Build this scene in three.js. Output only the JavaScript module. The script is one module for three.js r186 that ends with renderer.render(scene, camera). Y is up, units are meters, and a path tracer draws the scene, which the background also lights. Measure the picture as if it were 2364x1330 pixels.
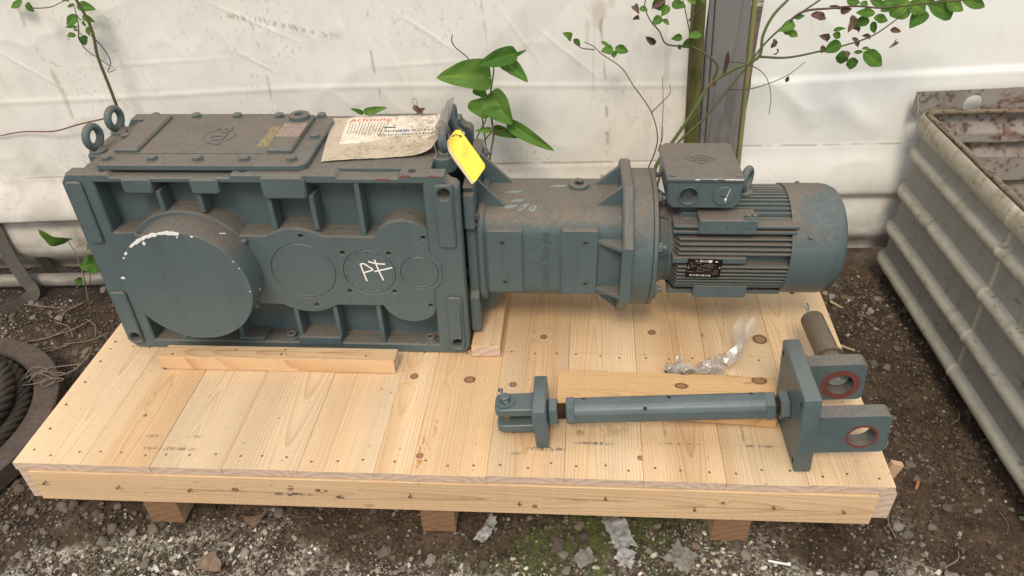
import * as THREE from 'three';
import { RoundedBoxGeometry } from 'three/addons/geometries/RoundedBoxGeometry.js';
import { mergeGeometries, toCreasedNormals, mergeVertices } from 'three/addons/utils/BufferGeometryUtils.js';
import { FontLoader } from 'three/addons/loaders/FontLoader.js';
import { TextGeometry } from 'three/addons/geometries/TextGeometry.js';

// ---------------------------------------------------------------- camera, sky, sun, exposure
const scene = new THREE.Scene();
const camera = new THREE.PerspectiveCamera(42.746, 2364 / 1330, 0.05, 60);
camera.rotation.order = 'YXZ';
camera.position.set(1.06737, 1.17402, 1.36294);
camera.rotation.set(-0.62009, 0.07384, -0.02982);
scene.add(camera);

const renderer = new THREE.WebGLRenderer({ antialias: true });
renderer.setSize(1024, 576);
renderer.toneMapping = THREE.LinearToneMapping;
renderer.toneMappingExposure = 1.38;
renderer.shadowMap.enabled = true;
renderer.shadowMap.type = THREE.PCFSoftShadowMap;

function mulberry(a) { return () => { a |= 0; a = a + 0x6D2B79F5 | 0; let t = Math.imul(a ^ a >>> 15, 1 | a); t = t + Math.imul(t ^ t >>> 7, 61 | t) ^ t; return ((t ^ t >>> 14) >>> 0) / 4294967296; }; }
function hash(x, y, s) { let h = Math.imul(x, 374761393) ^ Math.imul(y, 668265263) ^ Math.imul(s, 1274126177); h = Math.imul(h ^ h >>> 13, 1274126177); return ((h ^ h >>> 16) >>> 0) / 4294967296; }
function vn(x, y, s = 0) {                       // value noise 0..1
  const xi = Math.floor(x), yi = Math.floor(y); let fx = x - xi, fy = y - yi;
  fx = fx * fx * (3 - 2 * fx); fy = fy * fy * (3 - 2 * fy);
  const a = hash(xi, yi, s), b = hash(xi + 1, yi, s), c = hash(xi, yi + 1, s), d = hash(xi + 1, yi + 1, s);
  return a + (b - a) * fx + (c - a) * fy + (a - b - c + d) * fx * fy;
}
function fbm(x, y, o = 4, s = 0) { let v = 0, a = .5, t = 0; for (let i = 0; i < o; i++) { v += a * vn(x, y, s + i * 17); t += a; a *= .5; x *= 2.03; y *= 2.03; } return v / t; }
const sm = (a, b, x) => { const t = Math.min(1, Math.max(0, (x - a) / (b - a))); return t * t * (3 - 2 * t); };
const mix = (a, b, t) => a + (b - a) * t;
const mix3 = (a, b, t) => [mix(a[0], b[0], t), mix(a[1], b[1], t), mix(a[2], b[2], t)];

{ // a bright, even overcast sky, warmer towards the horizon
  const w = 128, h = 64, d = new Float32Array(w * h * 4);
  for (let j = 0; j < h; j++) for (let i = 0; i < w; i++) {
    const e = Math.sin(((j + .5) / h - .5) * Math.PI), k = (j * w + i) * 4, cl = .92 + .16 * fbm(i / 16, j / 6, 3, 5);
    const L = e > 0 ? (.72 + .5 * e) * cl : .22;
    const c = e > 0 ? mix3([1.0, .985, .95], [.95, 1.0, 1.07], e) : [1, .9, .8];
    d[k] = c[0] * L * 0.85; d[k + 1] = c[1] * L * 0.85; d[k + 2] = c[2] * L * 0.85; d[k + 3] = 1;
  }
  const t = new THREE.DataTexture(d, w, h, THREE.RGBAFormat, THREE.FloatType);
  t.mapping = THREE.EquirectangularReflectionMapping; t.magFilter = t.minFilter = THREE.LinearFilter; t.needsUpdate = true;
  scene.background = t; scene.environment = t;
}
const sun = new THREE.DirectionalLight(0xfff1dc, 1.5);
sun.position.set(0.5, 2.8, 2.1); sun.target.position.set(0.9, 0, -0.1);
sun.castShadow = true; sun.shadow.radius = 32; sun.shadow.mapSize.set(2048, 2048);
Object.assign(sun.shadow.camera, { left: -2.5, right: 2.5, top: 2, bottom: -2, near: .5, far: 8 });
scene.add(sun, sun.target);

// ---------------------------------------------------------------- helpers
const used = {}, origin = new WeakMap();
function numbered(n) { used[n] = (used[n] ?? -1) + 1; return used[n] ? `${n}_${String(used[n]).padStart(3, '0')}` : n; }
function meta(o, label, category, group, kind) {
  if (label) o.userData.label = label; if (category) o.userData.category = category;
  if (group) o.userData.group = group; if (kind) o.userData.kind = kind; return o;
}
function thing(name, label, category, p = [0, 0, 0], group) {
  const g = new THREE.Group(); g.name = numbered(name); g.position.set(...p); origin.set(g, p); scene.add(g);
  return meta(g, label, category, group);
}
// a part: its geometry is in world coordinates unless at (world place for a shared geometry) is given
function part(name, geo, mat, parent, at, rot) {
  if (mat === M.paint && geo.groups.length) mat = [M.paint, M.dusty];
  const m = new THREE.Mesh(geo, mat); m.name = name; m.castShadow = m.receiveShadow = true;
  const o = origin.get(parent) || [0, 0, 0];
  if (at) { m.position.set(at[0] - o[0], at[1] - o[1], at[2] - o[2]); if (rot) m.rotation.set(...rot); }
  else { geo.translate(-o[0], -o[1], -o[2]); origin.set(m, o); }
  parent.add(m); return m;
}
function solo(name, geo, mat, label, category, group, kind) {
  const m = new THREE.Mesh(geo, mat); m.name = numbered(name); m.castShadow = m.receiveShadow = true; scene.add(m);
  return meta(m, label, category, group, kind);
}
const V = (x, y, z) => new THREE.Vector3(x, y, z);
function toShape(p, holes = []) {
  const s = new THREE.Shape(p.map(a => new THREE.Vector2(a[0], a[1])));
  for (const h of holes) s.holes.push(new THREE.Path(h.map(a => new THREE.Vector2(a[0], a[1]))));
  return s;
}
function arc(cx, cy, r, a0, a1, n = 20) { const o = []; for (let i = 0; i <= n; i++) { const a = (a0 + (a1 - a0) * i / n) * Math.PI / 180; o.push([cx + r * Math.cos(a), cy + r * Math.sin(a)]); } return o; }
const ring = (cx, cy, r, n = 32) => arc(cx, cy, r, 0, 360 - 360 / n, n - 1);
function rrect(x0, x1, y0, y1, r, n = 5) { return [...arc(x1 - r, y1 - r, r, 0, 90, n), ...arc(x0 + r, y1 - r, r, 90, 180, n), ...arc(x0 + r, y0 + r, r, 180, 270, n), ...arc(x1 - r, y0 + r, r, 270, 360, n)]; }
function extZ(p, z0, z1, bev = .0015, holes) {
  const g = new THREE.ExtrudeGeometry(toShape(p, holes), { depth: z1 - z0 - 2 * bev, bevelEnabled: bev > 0, bevelThickness: bev, bevelSize: bev, bevelOffset: -bev, bevelSegments: 1, steps: 1 });
  g.translate(0, 0, z0 + bev); return toCreasedNormals(g, .45);
}
function extX(p, x0, x1, bev = .0015, holes) { // p in (z, y)
  const f = q => q.map(a => [-a[0], a[1]]); const g = extZ(f(p), x0, x1, bev, holes && holes.map(f)); g.rotateY(Math.PI / 2); return g;
}
function extY(p, y0, y1, bev = .0015, holes) { // p in (x, z)
  const f = q => q.map(a => [a[0], -a[1]]); const g = extZ(f(p), y0, y1, bev, holes && holes.map(f)); g.rotateX(-Math.PI / 2); return g;
}
function bx(x0, x1, y0, y1, z0, z1, r = .0015) { const g = new RoundedBoxGeometry(x1 - x0, y1 - y0, z1 - z0, 2, Math.min(r, (x1 - x0) / 2.1, (y1 - y0) / 2.1, (z1 - z0) / 2.1)); g.translate((x0 + x1) / 2, (y0 + y1) / 2, (z0 + z1) / 2); return g; }
function lathe(prof, axis, c, seg = 48) { // prof: [r, t] pairs along the axis
  let g = new THREE.LatheGeometry(prof.map(a => new THREE.Vector2(a[0], a[1])), seg); g = toCreasedNormals(g, .5);
  if (axis === 'x') g.rotateZ(-Math.PI / 2); else if (axis === 'z') g.rotateX(Math.PI / 2);
  g.translate(...c); return g;
}
const cylP = (r, a, b, v = .0015) => [[0, a], [r - v, a], [r, a + v], [r, b - v], [r - v, b], [0, b]];
function cyl(axis, r, a, b, c, seg = 48, v = .0015) { return lathe(cylP(r, a, b, v), axis, c, seg); }
function hexP(r, h, c = .0012) { const g = toCreasedNormals(new THREE.LatheGeometry([[0, 0], [r, 0], [r, h - c * 1.3], [r - c * 1.6, h], [0, h]].map(a => new THREE.Vector2(...a)), 6), .3); return g; }
function tube(pts, r, seg = 40, rad = 6, closed = false) { return new THREE.TubeGeometry(new THREE.CatmullRomCurve3(pts.map(p => p.isVector3 ? p : V(...p)), closed), seg, r, rad, closed); }
function taperTube(pts, r0, r1, seg = 30, rad = 6) {
  const c = new THREE.CatmullRomCurve3(pts.map(p => V(...p))), g = new THREE.TubeGeometry(c, seg, 1, rad), P = g.attributes.position, q = V(0, 0, 0);
  for (let i = 0; i <= seg; i++) { c.getPointAt(i / seg, q); const r = mix(r0, r1, i / seg); for (let j = 0; j <= rad; j++) { const k = i * (rad + 1) + j; P.setXYZ(k, q.x + (P.getX(k) - q.x) * r, q.y + (P.getY(k) - q.y) * r, q.z + (P.getZ(k) - q.z) * r); } }
  return g;
}
// non-indexed, box-projected uv in metres, optional colour by where dust can settle
function prep(g, cols) {
  if (g.index) g = g.toNonIndexed();
  const p = g.attributes.position, n = g.attributes.normal, uv = new Float32Array(p.count * 2);
  for (const k of Object.keys(g.attributes)) if (k !== 'position' && k !== 'normal') g.deleteAttribute(k);
  const a = V(0, 0, 0), b = V(0, 0, 0), c = V(0, 0, 0);
  for (let i = 0; i < p.count; i += 3) {
    a.fromBufferAttribute(p, i); b.fromBufferAttribute(p, i + 1).sub(a); c.fromBufferAttribute(p, i + 2).sub(a); b.cross(c);
    const ax = Math.abs(b.x), ay = Math.abs(b.y), az = Math.abs(b.z);
    for (let k = i; k < i + 3; k++) {
      const x = p.getX(k), y = p.getY(k), z = p.getZ(k);
      if (ay >= ax && ay >= az) { uv[2 * k] = x; uv[2 * k + 1] = z; } else if (ax >= az) { uv[2 * k] = z; uv[2 * k + 1] = y; } else { uv[2 * k] = x; uv[2 * k + 1] = y; }
    }
  }
  g.setAttribute('uv', new THREE.BufferAttribute(uv, 2));
  if (cols) {
    const cc = new Float32Array(p.count * 3);
    for (let i = 0; i < p.count; i++) {
      const x = p.getX(i), y = p.getY(i), z = p.getZ(i), ny = n.getY(i);
      let t = sm(.25, .85, ny) * (.8 + .2 * vn(x * 9 + 3, z * 9 + y * 9, 3)) * (cols.k ?? 1);
      if (cols.worn) t *= sm(.38, .58, fbm(x * 16, y * 16 + z * 9, 4, 14)) * .7 + .3;
      const f = .94 + .12 * vn(x * 6, y * 6 + z * 5, 8);
      const col = mix3(cols.base || PAINT, DUST, t);
      cc[3 * i] = col[0] * f; cc[3 * i + 1] = col[1] * f; cc[3 * i + 2] = col[2] * f;
    }
    g.setAttribute('color', new THREE.BufferAttribute(cc, 3));
  }
  return g;
}
const merge = (list, cols) => { // faces that hold dust form a second group with the dustier coat
  const g = mergeGeometries(list.map(q => prep(q, cols))), n = g.attributes.normal, a = [], b = [];
  for (let i = 0; i < n.count; i += 3) (n.getY(i) + n.getY(i + 1) + n.getY(i + 2) > 1.2 ? b : a).push(i, i + 1, i + 2);
  g.setIndex([...a, ...b]); if (a.length && b.length && (cols?.k ?? 1) > .5) { g.addGroup(0, a.length, 0); g.addGroup(a.length, b.length, 1); } return g;
};
const paint = (...l) => merge(l, {});
const clean = (...l) => merge(l, { k: .25 });
function tex(w, h, fn, linear = false) {
  const d = new Uint8Array(w * h * 4), enc = v => linear ? v : v <= .0031308 ? 12.92 * v : 1.055 * Math.pow(v, 1 / 2.4) - .055;
  for (let j = 0; j < h; j++) for (let i = 0; i < w; i++) { const c = fn(i / w, j / h), k = (j * w + i) * 4; for (let m = 0; m < 3; m++) d[k + m] = Math.max(0, Math.min(255, Math.round(255 * enc(Math.max(0, c[m]))))); d[k + 3] = 255; }
  const t = new THREE.DataTexture(d, w, h); if (!linear) t.colorSpace = THREE.SRGBColorSpace;
  t.wrapS = t.wrapT = THREE.RepeatWrapping; t.magFilter = THREE.LinearFilter; t.minFilter = THREE.LinearMipmapLinearFilter; t.generateMipmaps = true; t.needsUpdate = true; return t;
}
const gray = (w, h, fn) => tex(w, h, (u, v) => { const x = fn(u, v); return [x, x, x]; }, true);
function rep(t, x, y = x) { t.repeat.set(x, y); return t; }
const std = o => new THREE.MeshStandardMaterial(o);
// periodic noise for tiles
const tf = (u, v, n, o, s) => { let a = .5, r = 0, t = 0; for (let i = 0; i < o; i++) { const N = n * 2 ** i, x = u * N, y = v * N, xi = Math.floor(x), yi = Math.floor(y); let fx = x - xi, fy = y - yi; fx = fx * fx * (3 - 2 * fx); fy = fy * fy * (3 - 2 * fy); const g = (p, q) => hash(((p % N) + N) % N, ((q % N) + N) % N, s + i); r += a * mix(mix(g(xi, yi), g(xi + 1, yi), fx), mix(g(xi, yi + 1), g(xi + 1, yi + 1), fx), fy); t += a; a *= .55; } return r / t; };
// ---------------------------------------------------------------- materials
const PAINT = [.083, .117, .123], DUST = [.154, .128, .1];
const mottle = rep(tex(512, 512, (u, v) => {
  const a = tf(u, v, 6, 4, 11), b = tf(u, v, 64, 2, 31), c = hash(Math.floor(u * 512), Math.floor(v * 512), 4);
  let k = .84 + .2 * a + .12 * b; if (c > .985) k *= 1.28; if (c < .004) k *= .62; k *= .93 + .16 * sm(.45, .75, b);
  const w = sm(.6, .75, a) * .08; return [k * .92 * (1 + w), k * .92, k * .92 * (1 - w)];
}), 3.2);
const plain = rep(tex(256, 256, (u, v) => { const a = tf(u, v, 5, 4, 61), b = tf(u, v, 40, 2, 63), c = hash(Math.floor(u * 256), Math.floor(v * 256), 9); const dr = sm(.56, .74, tf(u, v * .25 % 1, 12, 3, 71)); let k = .87 + .17 * a + .06 * b - .07 * dr; if (c < .0014) k *= .6; return [k, k, k]; }), 2.7);
const mottleBump = rep(gray(256, 256, (u, v) => .5 * tf(u, v, 40, 3, 9) + .5 * tf(u, v, 10, 2, 19)), 6);
const M = {
  paint: std({ vertexColors: true, map: plain, roughness: .42, bumpMap: mottleBump, bumpScale: .0008 }),
  dusty: std({ vertexColors: true, map: mottle, roughness: .7, bumpMap: mottleBump, bumpScale: .0008 }),
  black: std({ color: new THREE.Color().setRGB(.012, .012, .012), roughness: .8 }),
  dark: std({ color: new THREE.Color().setRGB(.035, .03, .026), roughness: .85 }),
  steel: std({ color: new THREE.Color().setRGB(.28, .27, .26), roughness: .45, metalness: .7 }),
  thread: std({ color: new THREE.Color().setRGB(.10, .06, .035), roughness: .55, metalness: .3 }),
  white: std({ color: new THREE.Color().setRGB(.78, .77, .74), roughness: .7 }),
  primer: std({ color: new THREE.Color().setRGB(.15, .042, .032), roughness: .7 }),
  wire: std({ color: new THREE.Color().setRGB(.3, .26, .2), roughness: .6, metalness: .3 }),
};
const grease = std({ color: new THREE.Color().setRGB(.3, .32, .32), roughness: .25, metalness: .2, map: mottle, bumpMap: mottleBump, bumpScale: .004 });

// sawn spruce: growth rings cut lengthwise, knots where given (x, y in metres on the board)
function woodTex(wm, lm, seed, knots = [], o = {}) {
  const rnd = mulberry(seed * 7 + 1), ppm = o.ppm || 1000, W = Math.max(32, Math.round(wm * ppm)), H = Math.max(32, Math.round(lm * ppm));
  const cx = wm * (.2 + .6 * rnd()), d0 = .012 + .05 * rnd(), sl = (rnd() - .5) * .09, sp = .004 + .0025 * rnd(), tone = (o.tone ?? 1) * (.86 + .19 * rnd()), warm = .96 + .1 * rnd(), big = rnd();
  const ea = [.745, .535, .325], la = [.52, .31, .148];
  const dots = []; for (let i = 0; i < wm * lm * 90; i++) dots.push([rnd() * wm, rnd() * lm, .0008 + .0012 * rnd()]);
  return tex(W, H, (u, v) => {
    let x = u * wm, y = v * lm, kd = 0, ring2 = 0, bulge = 0;
    for (const [kx, ky, kr, st = 1] of knots) {
      const dx = x - kx, dy = (y - ky) / st, r = Math.hypot(dx, dy) / kr;
      if (r < 7) bulge += .013 * Math.exp(-r * r / 7) * (kr / .008);
      if (r < 1.45) { const rr = r + .16 * (vn(dx * 900, dy * 900, seed) - .5); kd = Math.max(kd, 1 - sm(.85, 1.1, rr)); ring2 = Math.max(ring2, sm(.6, .9, rr) * (1 - sm(.95, 1.25, rr))); }
    }
    const wob = .006 * (fbm(x * 14, y * 2.2, 3, seed) - .5) + .03 * (fbm(x * 2, y * .9, 2, seed + 5) - .5);
    const d = d0 + sl * (y - lm / 2) + .012 * (fbm(1, y * 3, 2, seed + 9) - .5);
    const t = (Math.hypot(x - cx + wob, Math.max(.002, Math.abs(d))) + bulge) / sp, fr = t - Math.floor(t);
    let late = Math.pow(fr, 3.2) * (1 - sm(.93, 1, fr)) * (.55 + .5 * vn(Math.floor(t) * 7.3, 1, seed));
    const fine = fbm(x * 420, y * 10, 2, seed + 2);
    let c = mix3(ea, la, Math.min(1, late * (o.contrast ?? .92) + .18 * (fine - .5)));
    const blot = .9 + .2 * fbm(x * 9, y * 2.5, 3, seed + 40), saw = 1 + .05 * (vn(x * 30 + y * 90, y * 260, seed + 3) - .5);
    const band = .93 + .14 * vn(x * 22, y * .5, seed + 60), heart = sm(.52, .72, vn(x * 11 + seed, y * .35, seed + 61)) * (.35 + .5 * big);
    c = c.map((q, i) => q * blot * tone * saw * band * (i === 0 ? warm : i === 2 ? 2 - warm : 1));
    c = mix3(c, [c[0] * .9, c[1] * .8, c[2] * .68], heart);
    for (const q of o.cracks || []) if (y > q[1] && y < q[2]) { const xx = q[0] + .004 * (fbm(y * 9, q[0] * 50, 3, seed + 90) - .5) + (q[5] || 0) * (y - q[1]); const wd = q[3] * Math.min(1, 12 * (y - q[1]), 12 * (q[2] - y)) + 1e-5; c = mix3(c, q[6] || [.2, .09, .04], q[4] * (1 - sm(wd * .4, wd * 1.3, Math.abs(x - xx)))); }
    if (kd > 0) c = mix3(c, [.27 * tone, .12, .055], kd * .82);
    if (ring2 > 0) c = mix3(c, [.07, .03, .015], ring2 * .75);
    for (const q of dots) if (Math.abs(q[0] - x) < .002 && Math.hypot(q[0] - x, (q[1] - y) * .6) < q[2]) c = mix3(c, [.18, .09, .04], .6);
    for (const q of o.stains || []) { const e = Math.hypot((x - q[0]) / q[2], (y - q[1]) / q[3]); const s = (1 - sm(.5, 1.1, e + .5 * (fbm(x * 160, y * 160, 3, seed + 77) - .5))) * q[5] * sm(.35, .62, fbm(x * 260, y * 110, 3, seed + 78)); c = mix3(c, q[4], s); }
    return c;
  });
}
const woodBump = rep(gray(256, 256, (u, v) => .6 * tf(u * 1, v, 24, 2, 3) + .4 * hash(Math.floor(u * 256), 1, 3)), 6, 3);
const wood = (t, r = .72) => std({ map: t, roughness: r, bumpMap: woodBump, bumpScale: .0008 });
// end grain: arcs of growth rings
const endTex = [0, 1, 2].map(k => tex(192, 128, (u, v) => { const t = Math.hypot(u - .3 - .2 * k, (v + .5 + .2 * k) * .8) * 8 + .5 * fbm(u * 6, v * 6, 2, k); const f = t - Math.floor(t); const b = .9 + .2 * fbm(u * 20, v * 20, 3, k + 5); return mix3([.60, .45, .345], [.36, .24, .17], Math.pow(f, 3) * .7).map(q => q * b); }));
const mEnd = endTex.map(t => std({ map: t, roughness: .85 }));

// a board with its own print on the top/bottom and sides, end grain at both ends; quad in plan [x0f,x1f,x0b,x1b]
function boardGeo(quad, y0, y1, z0, z1, along = 'z', c = .0012) {
  const [af, bf, ab, bb] = quad, pts = [[af, z1], [bf, z1], [bb, z0], [ab, z0]];
  const g = extY(pts, y0, y1, c);
  const p = g.attributes.position, n = g.attributes.normal, uv = new Float32Array(p.count * 2), side = [], end = [];
  const e1 = V(0, 0, 0), e2 = V(0, 0, 0), a = V(0, 0, 0);
  for (let i = 0; i < p.count; i += 3) {
    a.fromBufferAttribute(p, i); e1.fromBufferAttribute(p, i + 1).sub(a); e2.fromBufferAttribute(p, i + 2).sub(a); e1.cross(e2).normalize();
    const isEnd = along === 'z' ? Math.abs(e1.z) > .8 : Math.abs(e1.x) > .8;
    for (let k = i; k < i + 3; k++) {
      const x = p.getX(k), y = p.getY(k), z = p.getZ(k);
      const f = (z - z0) / (z1 - z0), l = mix(ab, af, f), r = mix(bb, bf, f);
      let u, v; const across = along === 'z' ? (x - l) / (r - l) : 1 - f, len = along === 'z' ? 1 - f : (x - l) / (r - l);
      if (isEnd) { u = (along === 'z' ? (x - l) / .15 : (z - z0) / .15); v = (y - y0) / .1; }
      else if (Math.abs(e1.y) > .5) { u = across; v = len; } else { u = .15 + (y - y0) * 3; v = len; }
      uv[2 * k] = u; uv[2 * k + 1] = v;
    }
    (isEnd ? end : side).push(i, i + 1, i + 2);
  }
  g.setAttribute('uv', new THREE.BufferAttribute(uv, 2)); g.setIndex([...side, ...end]); g.clearGroups(); g.addGroup(0, side.length, 0); g.addGroup(side.length, end.length, 1);
  return g;
}

// ---------------------------------------------------------------- ground
const GY = -.197;
const lime = (x, z) => sm(.5, .68, fbm(x * 4 + 7, z * 4, 4, 70) + .24 * sm(.38, .5, z) + .1 * sm(.5, .1, x) * sm(.2, .4, z) - .06 * sm(.5, .8, x) * (1 - sm(.95, 1.1, x)) - .22 * sm(1.3, 1.7, x));
const groundT = tex(2048, 1536, (u, v) => {
  const x = -1 + u * 4, z = .9 - v * 2.6;
  const a = fbm(x * 3, z * 3, 4, 60), b = fbm(x * 26, z * 26, 4, 61), c = fbm(x * 140, z * 140, 3, 62), L = lime(x, z);
  let col = mix3([.032, .018, .010], [.092, .057, .033], sm(.25, .75, .45 * a + .55 * b));
  col = mix3(col, [.36, .325, .275], L * sm(.38, .7, b * .55 + c * .45) * .95);
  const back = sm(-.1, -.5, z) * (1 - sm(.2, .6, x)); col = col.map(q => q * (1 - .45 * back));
  const moss = sm(.36, .55, fbm(x * 6.5, z * 6.5, 4, 66)) * sm(.2, .34, z) * sm(.68, .85, x) * (1 - sm(1.3, 1.5, x)) + .4 * sm(.6, .7, fbm(x * 5, z * 5, 3, 67)) * sm(.35, .5, z);
  col = mix3(col, [.055, .072, .012], Math.min(1, moss) * .9 * sm(.25, .5, c * .5 + b * .5));
  const k = .5 + 1.0 * c; return col.map(q => q * k);
});
groundT.wrapS = groundT.wrapT = THREE.MirroredRepeatWrapping;
{
  const N = 340, M2 = 260, P = [], U = [], I = [];
  const wx = t => { const s = t * 2 - 1; return .9 + 1.9 * s + 8 * Math.pow(Math.abs(s), 7) * Math.sign(s); }, wz = t => { const s = t * 2 - 1; return -.05 + 1.0 * s + 9 * Math.pow(Math.abs(s), 7) * Math.sign(s); };
  for (let j = 0; j <= M2; j++) for (let i = 0; i <= N; i++) {
    const x = wx(i / N), z = wz(j / M2), y = GY - .004 + .012 * (fbm(x * 6, z * 6, 3, 81) - .5) + .009 * (fbm(x * 40, z * 40, 3, 82) - .5);
    P.push(x, y, z); U.push((x + 1) / 4, (.9 - z) / 2.6);
    if (i < N && j < M2) { const k = j * (N + 1) + i; I.push(k, k + N + 1, k + 1, k + 1, k + N + 1, k + N + 2); }
  }
  const g = new THREE.BufferGeometry(); g.setAttribute('position', new THREE.Float32BufferAttribute(P, 3)); g.setAttribute('uv', new THREE.Float32BufferAttribute(U, 2)); g.setIndex(I); g.computeVertexNormals();
  const bump = gray(512, 512, (u, v) => .5 * tf(u, v, 32, 3, 5) + .5 * tf(u, v, 90, 2, 6)); rep(bump, 6, 4);
  solo('ground', g, std({ map: groundT, roughness: .95, bumpMap: bump, bumpScale: .006 }), 'bare brown earth with lime crust and moss', 'ground', null, 'structure');
}
{ // gravel: loose stones scattered over the earth, too many to count
  const rnd = mulberry(99);
  const geos = [0, 1, 2].map(k => {
    let g = new THREE.IcosahedronGeometry(1, 1); g.deleteAttribute('uv'); g.deleteAttribute('normal'); g = mergeVertices(g, 1e-4); const p = g.attributes.position;
    for (let i = 0; i < p.count; i++) { const f = .72 + .56 * hash(i, k, 44); p.setXYZ(i, p.getX(i) * f * (1 + .25 * k), p.getY(i) * f * .68, p.getZ(i) * f); }
    g.computeVertexNormals(); return k === 2 ? toCreasedNormals(g, .5) : g;
  });
  const mk = (g, n, label, size, cols, dens, name) => {
    const list = []; let tries = 0;
    while (list.length < n && tries++ < n * 40) {
      const x = -1.0 + 4.0 * rnd(), z = -.72 + 1.34 * rnd();
      if (x > .05 && x < 1.6 && z > -.42 && z < .27 && rnd() > .04) continue;
      if (z < -.5 - .06 * x && rnd() > .3) continue;
      if (rnd() > dens(x, z)) continue; list.push([x, z]);
    }
    const m = new THREE.InstancedMesh(g, std({ color: 0xffffff, roughness: .9, bumpMap: mottleBump, bumpScale: .002 }), list.length), d = new THREE.Object3D(), c = new THREE.Color();
    list.forEach(([x, z], i) => {
      const s = size(rnd, x, z); d.position.set(x, GY + s * .15 + .006 * (fbm(x * 6, z * 6, 3, 81) - .5) - .003, z); d.rotation.set(rnd() * .5, rnd() * 6.3, rnd() * .5); d.scale.set(s * (.8 + .5 * rnd()), s * (.7 + .4 * rnd()), s); d.updateMatrix(); m.setMatrixAt(i, d.matrix);
      const q = cols[Math.floor(rnd() * cols.length)], k = .7 + .6 * rnd(); c.setRGB(q[0] * k, q[1] * k, q[2] * k); m.setColorAt(i, c);
    });
    m.name = name; m.castShadow = m.receiveShadow = true; meta(m, label, 'gravel', null, 'stuff'); scene.add(m);
  };
  const clus = (x, z) => .12 + .88 * sm(.42, .68, fbm(x * 5, z * 5, 3, 90));
  const grey = [[.165, .14, .112], [.11, .09, .068], [.2, .172, .138], [.13, .096, .066], [.075, .056, .04]];
  mk(geos[0], 1700, 'grey and brown gravel stones strewn round the pallet', r => .0035 + .0085 * r() ** 2.6, grey, clus, 'gravel');
  mk(geos[2], 22000, 'small angular grit in the brown earth', r => .0011 + .0026 * r() ** 2, [...grey, [.1, .075, .05], [.06, .04, .025], [.045, .03, .018]], (x, z) => .25 + .75 * clus(x, z), 'grit');
  const tiny = new THREE.IcosahedronGeometry(1, 0);
  mk(tiny, 60000, 'fine soil grains covering the earth', r => .0007 + .0018 * r() ** 1.5, [[.1, .066, .04], [.05, .03, .017], [.026, .015, .008], [.15, .12, .088], [.12, .08, .05], [.07, .045, .027]], () => 1, 'soil_grains');
  mk(tiny, 26000, 'fine lime crumbs in front of the pallet', r => .0007 + .0019 * r() ** 2, [[.5, .46, .4], [.38, .34, .28], [.24, .2, .15], [.56, .53, .48]], (x, z) => .01 + .99 * lime(x, z), 'lime_crumbs');
  mk(geos[1], 15000, 'brown crumbs of earth between the stones', r => .0014 + .0042 * r() ** 2.2, [[.07, .045, .028], [.1, .068, .042], [.055, .034, .02]], () => 1, 'soil_crumbs');
  mk(geos[2], 7000, 'pale lime pebbles and crumbs in front of the pallet', r => .001 + .0042 * r() ** 4, [[.42, .38, .31], [.5, .46, .39], [.33, .27, .2], [.25, .2, .15]], (x, z) => .025 + .97 * lime(x, z), 'pebbles');
  mk(geos[2], 120, 'scattered bigger stones lying on the earth', (r, x) => .006 + .010 * r() ** 2.6, grey, (x, z) => .08 + clus(x + 3, z), 'stones');
}

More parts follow.
